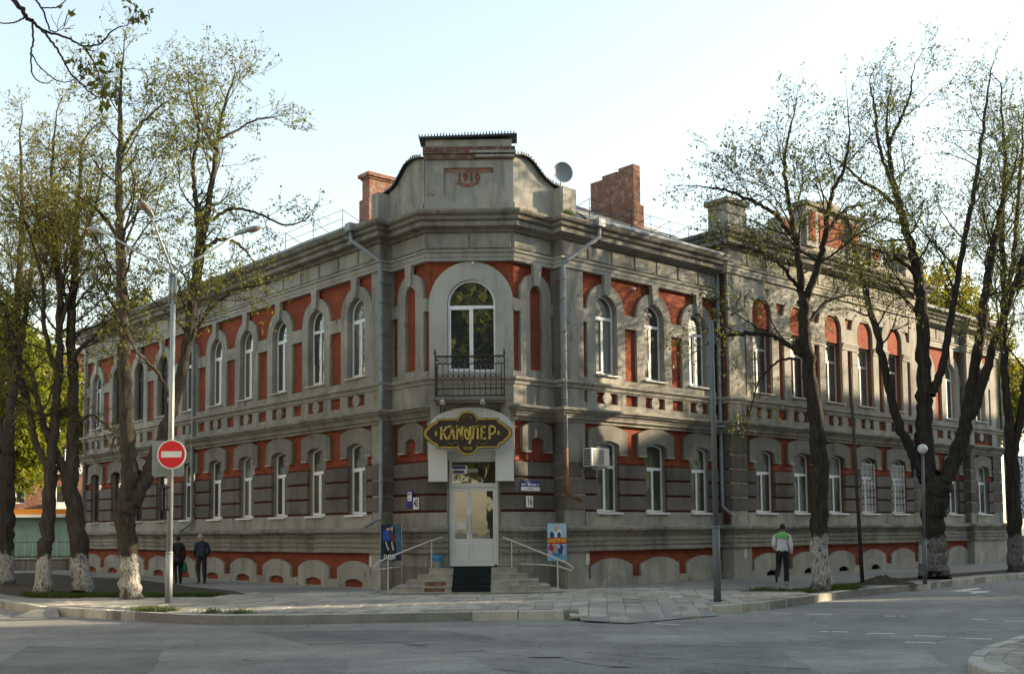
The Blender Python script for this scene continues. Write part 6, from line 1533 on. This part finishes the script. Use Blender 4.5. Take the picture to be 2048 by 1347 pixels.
tag(blades('lawn_grass', scatter([(-33, lw.y+.5), (-19, lw.y+.5), (-19, lw.y+3.5), (-33, lw.y+3.5)], 6000, 12, .35), .15, .4, 12, .02), 'sunlit grass behind the low wall', 'grass', kind='stuff')
M['kiosk'] = simple('kiosk_green', (.30, .44, .37), .6, .3, var=.1, scale=2)
ks = empty('kiosk', (-26.2, 58.5, .35), R(25), 'pale green kiosk with a grey roof edge behind the left trunks', 'kiosk')
km = MB(); km.box(-2.2, 2.2, 0, 2.4, 0, 2.3); km.build('body', M['kiosk'], ks)
for i in range(8): MB().block(-2.2+i*.55, -1.66+i*.55, -.02, .01, .05, 2.2, .01).build('panel', M['kiosk'], ks)
MB().box(-2.5, 2.5, -.5, 2.6, 2.3, 2.45).build('roof', M['ac_white'], ks); MB().box(-2.3, 2.3, -.42, -.38, 2.46, 2.75).build('fascia', c_('fascia_orange', (.5, .2, .03)), ks)
fe = empty('iron_fence', (-24.5, 54.0, .35), 0, 'green iron fence in front of the kiosk', 'fence')
for i in range(26): MB().box(-5+i*.4, -4.97+i*.4, 0, .03, 0, 1.15).build('bar', M['kiosk'] if i % 5 else M['steel_dark'], fe)
for z in (.2, 1.0): MB().tube([(-5, .015, z), (5.1, .015, z)], .025, 5).build('rail', M['steel_dark'], fe)
yw = gnd(2030, 1122)
rw = empty('low_wall', (31.0, 63.5, 0), R(0), 'sunlit yellow low wall past the right end of the building', 'wall')
for i in range(8): MB().block(-4+i*1.2, -2.8+i*1.2-.01, 0, .4, -.2, 1.0, .03).build('wall_block', M['ledge'], rw)
MB().box(-4.1, 5.7, -.06, .46, 1.0, 1.1).build('coping', M['ledge'], rw)
k2 = empty('kiosk', (34.2, 66.5, 0), R(-20), 'white kiosk with an orange awning past the right end of the building', 'kiosk')
MB().box(-2, 2, 0, 2, 0, 2.7).build('body', M['white'], k2); MB().add([(-2.2, -.9, 2.35), (2.2, -.9, 2.35), (2.2, .0, 2.95), (-2.2, .0, 2.95), (-2.2, -.9, 2.2), (2.2, -.9, 2.2)], [(0, 1, 2, 3), (4, 5, 1, 0)]).build('awning', M['fascia_orange'], k2)
MB().box(-1.6, 1.6, -.02, .0, .9, 2.0).build('pane', M['glass'], k2); MB().box(-2, 2, -.3, .01, .78, .86).build('counter', M['blue_sign'], k2)

# ------------------------------------------------------------------ people (skin over a posed skeleton)
def figure(name, J, E, zones, mats, loc, rz, label, scale=1.0):
    """J: joint -> (x, y, z, rx, ry); E: edges; zones(center)-> material index; faces +y locally"""
    keys = list(J); me = bpy.data.meshes.new('body'); me.from_pydata([J[k][:3] for k in keys], [(keys.index(a), keys.index(b)) for a, b in E], [])
    o = bpy.data.objects.new('body', me); COL.objects.link(o)
    sk = o.modifiers.new('s', 'SKIN'); sk.branch_smoothing = .3; ss = o.modifiers.new('u', 'SUBSURF'); ss.levels = 2; ss.render_levels = 2
    if not me.skin_vertices: 
        bm = bmesh.new(); bm.from_mesh(me); bm.verts.layers.skin.verify(); bm.to_mesh(me); bm.free()
    for i, k in enumerate(keys):
        s = me.skin_vertices[0].data[i]; s.radius = J[k][3:5]; s.use_root = (k == 'pelvis')
    m2 = bpy.data.meshes.new_from_object(o.evaluated_get(DG())); bpy.data.objects.remove(o)
    root = empty(name, loc, rz, label, 'person'); root.scale = (scale,)*3
    m2.materials.clear()
    for m in mats: m2.materials.append(M[m])
    # nearest bone decides the clothing
    seg_ = [(np.array(J[a][:3]), np.array(J[b][:3]), (a, b)) for a, b in E]
    for p in m2.polygons:
        c = np.array(p.center); best = None
        for a, b, kk in seg_:
            t = np.clip(np.dot(c-a, b-a)/(np.dot(b-a, b-a)+1e-9), 0, 1); d = np.linalg.norm(c-a-(b-a)*t)
            if best is None or d < best[0]: best = (d, kk, t)
        p.material_index = zones(c, best[1], best[2]); p.use_smooth = True
    link('body', m2, root); return root
def skeleton(P):
    """P: pose dictionary with joints of both sides"""
    J = {}; E = []
    def j(k, p, rx, ry=None): J[k] = (*p, rx, ry or rx)
    j('pelvis', P['pelvis'], .155, .115); j('waist', P['waist'], .150, .112); j('chest', P['chest'], .178, .125); j('yoke', P['yoke'], .155, .095)
    j('neck', P['neck'], .058); j('head0', P['head0'], .070, .078); j('head1', P['head1'], .080, .095); j('head2', P['head2'], .062, .072)
    E += [('pelvis', 'waist'), ('waist', 'chest'), ('chest', 'yoke'), ('yoke', 'neck'), ('neck', 'head0'), ('head0', 'head1'), ('head1', 'head2')]
    for s in 'LR':
        j('sh'+s, P['sh'+s], .068); j('el'+s, P['el'+s], .054); j('wr'+s, P['wr'+s], .036); j('ha'+s, P['ha'+s], .036, .022)
        E += [('yoke', 'sh'+s), ('sh'+s, 'el'+s), ('el'+s, 'wr'+s), ('wr'+s, 'ha'+s)]
        w = Vector(P['ha'+s]); d = (w-Vector(P['wr'+s])).normalized(); sd = Vector((0, 1, 0)) if abs(d.y) < .9 else Vector((1, 0, 0)); inn = Vector((1 if s == 'L' else -1, 0, 0))
        for k in range(4):
            r0 = w+d*.03+sd*(.027-.018*k); ln_ = (.068, .078, .074, .058)[k]
            j(f'f{k}a{s}', r0, .0105); j(f'f{k}b{s}', r0+d*ln_*.55+inn*.008, .0098); j(f'f{k}c{s}', r0+d*ln_*.85+inn*.026, .0085)
            E += [('ha'+s, f'f{k}a{s}'), (f'f{k}a{s}', f'f{k}b{s}'), (f'f{k}b{s}', f'f{k}c{s}')]
        t0 = w-d*.02+sd*.036; j('tha'+s, t0, .012); j('thb'+s, t0+d*.035+sd*.014+inn*.01, .010); E += [('ha'+s, 'tha'+s), ('tha'+s, 'thb'+s)]
        j('hip'+s, P['hip'+s], .098); j('kn'+s, P['kn'+s], .074); j('an'+s, P['an'+s], .060); j('he'+s, P['he'+s], .045); j('to'+s, P['to'+s], .042, .032)
        E += [('pelvis', 'hip'+s), ('hip'+s, 'kn'+s), ('kn'+s, 'an'+s), ('an'+s, 'he'+s), ('he'+s, 'to'+s)]
    return J, E
def zones_std(hem, mats_skin=2, shoe=3, sleeve=.88):
    def f(c, e, t):
        a, b = e
        if a in ('head0', 'head1') or b == 'head0': return 2
        if a == 'yoke' and b == 'neck' and t > .55: return 2
        if a[:2] in ('ha', 'th') or a[0] == 'f' and a[1].isdigit() or (a[:2] == 'wr'): return 2
        if a[:2] == 'he' or (a[:2] == 'an' and t > .35): return 3
        if a[:2] in ('sh', 'el') or (a == 'yoke'): return 0
        return 0 if c[2] > hem else 1
    return f
def mir(P):
    for k in [q for q in P if q[-1] == 'R']:
        l = k[:-1]+'L'
        if l not in P: x, y, z = P[k]; P[l] = (-x, y, z)
    return P
def hairpiece(root, c, r, mat, name='hair', back=True):
    mb = MB(); n = 16; rings = [(math.sin(R(a)), math.cos(R(a))) for a in (4, 22, 42, 62, 82, 100)]
    mb.add([(c[0]+r[0]*sn*math.cos(2*math.pi*j/n), c[1]+r[1]*sn*math.sin(2*math.pi*j/n)-(.012 if back and q > 3 else 0), c[2]+r[2]*cs-(.03 if (q == 5 and math.sin(2*math.pi*j/n) < .2) else 0)+(.03 if (q == 5 and math.sin(2*math.pi*j/n) > .5) else 0)) for q, (sn, cs) in enumerate(rings) for j in range(n)], [(i*n+j, i*n+(j+1) % n, (i+1)*n+(j+1) % n, (i+1)*n+j) for i in range(len(rings)-1) for j in range(n)]+[tuple(range(n))])
    return mb.build(name, M[mat], root, None, True)
def face(root, c, rot=0.0, mat='skin'):
    """ears, nose, eyes and mouth on the +y side of the head"""
    T = Matrix.Translation(c) @ Matrix.Rotation(rot, 4, 'Z')
    mb = MB()
    for s in (-1, 1): mb.tube([(s*.078, -.01, .02), (s*.092, -.015, .0), (s*.078, -.005, -.035)], [.010, .016, .008], 6)
    mb.tube([(0, .092, .02), (0, .116, -.012), (0, .098, -.025)], [.010, .016, .010], 6); mb.build('ears_and_nose', M[mat], root, T)
    mb = MB()
    for s in (-1, 1): mb.prism([ell(s*.032, .02, .013, .008, 8)], -.097, -.085)
    mb.v = [(x, -y, z) for x, y, z in mb.v]; mb.build('eyes', M['black'], root, T)
    mb = MB().tube([(-.025, .090, -.055), (0, .096, -.057), (.025, .090, -.055)], .006, 5); mb.build('mouth', c_('lips', (.3, .12, .1)), root, T)
c_('jacket_white', (.62, .65, .68), .06); c_('hood_green', (.15, .50, .13), .15); c_('trousers_navy', (.012, .014, .022)); c_('shoe_pale', (.35, .34, .30), .2)
c_('coat_black', (.012, .011, .013)); c_('trousers_black', (.012, .011, .013)); c_('shoe_black', (.02, .018, .018)); c_('jacket_navy', (.018, .03, .048), .15); c_('jeans_dark', (.02, .023, .04), .15); c_('cap_grey', (.30, .32, .33), .08); c_('hair_black', (.012, .010, .009), .2)
# man in the white jacket, mid stride: right leg carries, left foot lifted behind
P = mir(dict(pelvis=(0, 0, .98), waist=(0, .01, 1.13), chest=(0, .03, 1.30), yoke=(0, .045, 1.455), neck=(.01, .085, 1.535), head0=(.018, .125, 1.60), head1=(.022, .14, 1.685), head2=(.022, .135, 1.755),
     shR=(.20, .05, 1.43), elR=(.245, .02, 1.15), wrR=(.24, .10, .93), haR=(.235, .125, .865), shL=(-.20, .05, 1.43), elL=(-.245, -.05, 1.17), wrL=(-.20, .12, 1.03), haL=(-.16, .15, .99),
     hipR=(.09, 0, .93), knR=(.10, .05, .51), anR=(.10, -.01, .10), heR=(.10, -.05, .05), toR=(.115, .14, .038),
     hipL=(-.09, 0, .93), knL=(-.12, .06, .53), anL=(-.15, -.28, .30), heL=(-.155, -.36, .28), toL=(-.16, -.33, .10)))
J, E_ = skeleton(P)
for k in ('elR', 'elL'): J[k] = J[k][:3]+(.066, .066)
for k in ('wrR', 'wrL'): J[k] = J[k][:3]+(.046, .046)
J['pelvis'] = J['pelvis'][:3]+(.178, .135); J['waist'] = J['waist'][:3]+(.18, .135)
for k in ('hipR', 'hipL'): J[k] = J[k][:3]+(.115, .115)
J['chest'] = J['chest'][:3]+(.192, .135)
for k in ('knR', 'knL'): J[k] = J[k][:3]+(.088, .088)
for k in ('anR', 'anL'): J[k] = J[k][:3]+(.082, .082)
g = gnd(1572, 1170); zs_ = zones_std(1.0)
man = figure('person', J, E_, (lambda c, e, t: 4 if e[0] in ('heL', 'anL') and zs_(c, e, t) == 3 else zs_(c, e, t)), ['jacket_white', 'trousers_navy', 'skin_dark', 'shoe_pale', 'shoe_black'], (g.x-.08, g.y, 0), R(-18), 'person walking away in a white jacket with green hood and dark trousers', 1.03)
hairpiece(man, (.022, .13, 1.672), (.088, .105, .108), 'hair_black'); face(man, (.022, .14, 1.655), R(-8), 'skin_dark')
mb = MB()
for q, (rr, z, yy) in enumerate([(.10, 1.51, .0), (.13, 1.49, -.03), (.15, 1.44, -.045), (.12, 1.37, -.085), (.04, 1.33, -.10)]): pass
rows = [(.085, .02, 1.535), (.115, -.015, 1.515), (.14, -.055, 1.475), (.135, -.095, 1.42), (.09, -.115, 1.365), (.03, -.12, 1.34)]
n = 12; vs = []
for wd_, yy, zz in rows:
    for j in range(n+1): a = math.pi*(j/n); vs.append((wd_*math.cos(a), yy-.045*math.sin(a)+.05, zz+.02*math.sin(a)))
mb.add(vs, [(i*(n+1)+j, i*(n+1)+j+1, (i+1)*(n+1)+j+1, (i+1)*(n+1)+j) for i in range(len(rows)-1) for j in range(n)]); mb.build('hood', M['hood_green'], man, None, True)
mb = MB(); n = 14; vs = []
for r_, y_, z_ in ((.20, .02, 1.475), (.212, .02, 1.42), (.205, .03, 1.375)):
    for j in range(n): a = 2*math.pi*j/n; vs.append((r_*1.06*math.cos(a), .035+(.122 if z_ > 1.45 else .15)*math.sin(a), z_))
mb.add(vs, [(i*n+j, i*n+(j+1) % n, (i+1)*n+(j+1) % n, (i+1)*n+j) for i in range(2) for j in range(n)]); mb.build('green_yoke', M['hood_green'], man, None, True)
mb = MB().tube([(.0, .0, 1.02), (.0, .0, 1.06)], [.17, .175], 14); mb.v = [(x, .0+(y)*.78, z) for x, y, z in mb.v]; mb.build('jacket_hem', M['jacket_white'], man, None, True)
# two walkers on the left pavement
P = mir(dict(pelvis=(0, 0, .90), waist=(0, .0, 1.04), chest=(0, .015, 1.22), yoke=(0, .02, 1.375), neck=(0, .04, 1.45), head0=(0, .06, 1.51), head1=(0, .07, 1.59), head2=(0, .065, 1.655),
     shR=(.185, .02, 1.34), elR=(.225, -.01, 1.08), wrR=(.235, .04, .85), haR=(.235, .05, .78), hipR=(.085, 0, .86), knR=(.10, .08, .47), anR=(.10, .03, .09), heR=(.10, .0, .045), toR=(.11, .17, .035),
     hipL=(-.085, 0, .86), knL=(-.09, .02, .47), anL=(-.09, -.16, .12), heL=(-.09, -.2, .09), toL=(-.095, -.04, .03)))
J, E_ = skeleton(P); J['waist'] = J['waist'][:3]+(.175, .13); J['pelvis'] = J['pelvis'][:3]+(.18, .135); J['chest'] = J['chest'][:3]+(.185, .13)
g = gnd(355, 1167); ol = figure('person', J, E_, zones_std(.74), ['coat_black', 'trousers_black', 'skin_dark', 'shoe_black'], (g.x, g.y, 0), R(30), 'person in a long black jacket carrying a green bag, seen from behind', .98)
hairpiece(ol, (0, .06, 1.575), (.092, .108, .11), 'hair_black'); face(ol, (0, .07, 1.555), 0, 'skin_dark')
mb = MB().tube([(0, 0, .66), (0, 0, .80), (0, .0, .95)], [.205, .20, .185], 16); mb.v = [(x, y*.75, z) for x, y, z in mb.v]; mb.build('coat_skirt', M['coat_black'], ol, None, True)
T = ol.matrix_basis; hp = (Matrix.Translation((g.x, g.y, 0)) @ Matrix.Rotation(R(30), 4, 'Z') @ Vector((.235, .055, .76)))*1.0
bg_ = empty('carrier_bag', (hp.x, hp.y, .40), R(30), 'green carrier bag in the hand of the person in black', 'bag')
mb = MB(); n = 10; rows = [(.0, .05, .08), (.06, .075, .115), (.18, .07, .11), (.27, .045, .085), (.32, .02, .04)]
mb.add([(b_*math.cos(2*math.pi*j/n), a_*1.2*math.sin(2*math.pi*j/n), z_) for z_, a_, b_ in rows for j in range(n)], [(i*n+j, i*n+(j+1) % n, (i+1)*n+(j+1) % n, (i+1)*n+j) for i in range(len(rows)-1) for j in range(n)]+[tuple(range(n))[::-1]]); mb.build('sack', M['bag_green'], bg_, None, True)
MB().tube([(-.035, 0, .30), (-.03, 0, .37), (.03, 0, .37), (.035, 0, .30)], .008, 5).build('handles', M['bag_green'], bg_)
P = mir(dict(pelvis=(0, 0, .92), waist=(0, .0, 1.06), chest=(0, .03, 1.24), yoke=(0, .05, 1.40), neck=(-.01, .08, 1.47), head0=(-.02, .105, 1.53), head1=(-.025, .115, 1.61), head2=(-.025, .11, 1.675),
     shR=(.20, .05, 1.365), elR=(.255, -.03, 1.12), wrR=(.225, .10, .94), haR=(.20, .14, .90), shL=(-.20, .05, 1.365), elL=(-.25, -.02, 1.11), wrL=(-.22, .10, .93), haL=(-.20, .14, .89),
     hipR=(.09, 0, .88), knR=(.10, .02, .48), anR=(.10, -.02, .09), heR=(.10, -.05, .045), toR=(.11, .13, .035), hipL=(-.09, 0, .88), knL=(-.115, .06, .49), anL=(-.13, -.14, .14), heL=(-.13, -.19, .115), toL=(-.135, -.03, .035)))
J, E_ = skeleton(P); J['waist'] = J['waist'][:3]+(.19, .14); J['chest'] = J['chest'][:3]+(.20, .145)
for k in ('elR', 'elL'): J[k] = J[k][:3]+(.066, .066)
for k in ('knR', 'knL'): J[k] = J[k][:3]+(.085, .085)
g = gnd(403, 1166); gr = figure('person', J, E_, zones_std(.93), ['jacket_navy', 'jeans_dark', 'skin', 'shoe_black'], (g.x, g.y, 0), R(32), 'person in a dark navy jacket and grey cap with hands in front, seen from behind', .99)
hairpiece(gr, (-.025, .105, 1.605), (.096, .112, .105), 'cap_grey', 'cap'); face(gr, (-.025, .115, 1.575), R(25))
MB().add([(-.09, .19, 1.62), (.04, .20, 1.62), (.05, .27, 1.60), (-.10, .26, 1.60), (-.09, .19, 1.608), (.04, .2, 1.608), (.05, .27, 1.588), (-.1, .26, 1.588)], [(0, 1, 2, 3), (7, 6, 5, 4), (0, 4, 5, 1), (1, 5, 6, 2), (2, 6, 7, 3), (3, 7, 4, 0)]).build('cap_peak', M['cap_grey'], gr)
mb = MB().tube([(0, 0, .93), (0, 0, 1.0)], [.195, .195], 16); mb.v = [(x, y*.75, z) for x, y, z in mb.v]; mb.build('jacket_hem', M['jacket_navy'], gr, None, True)
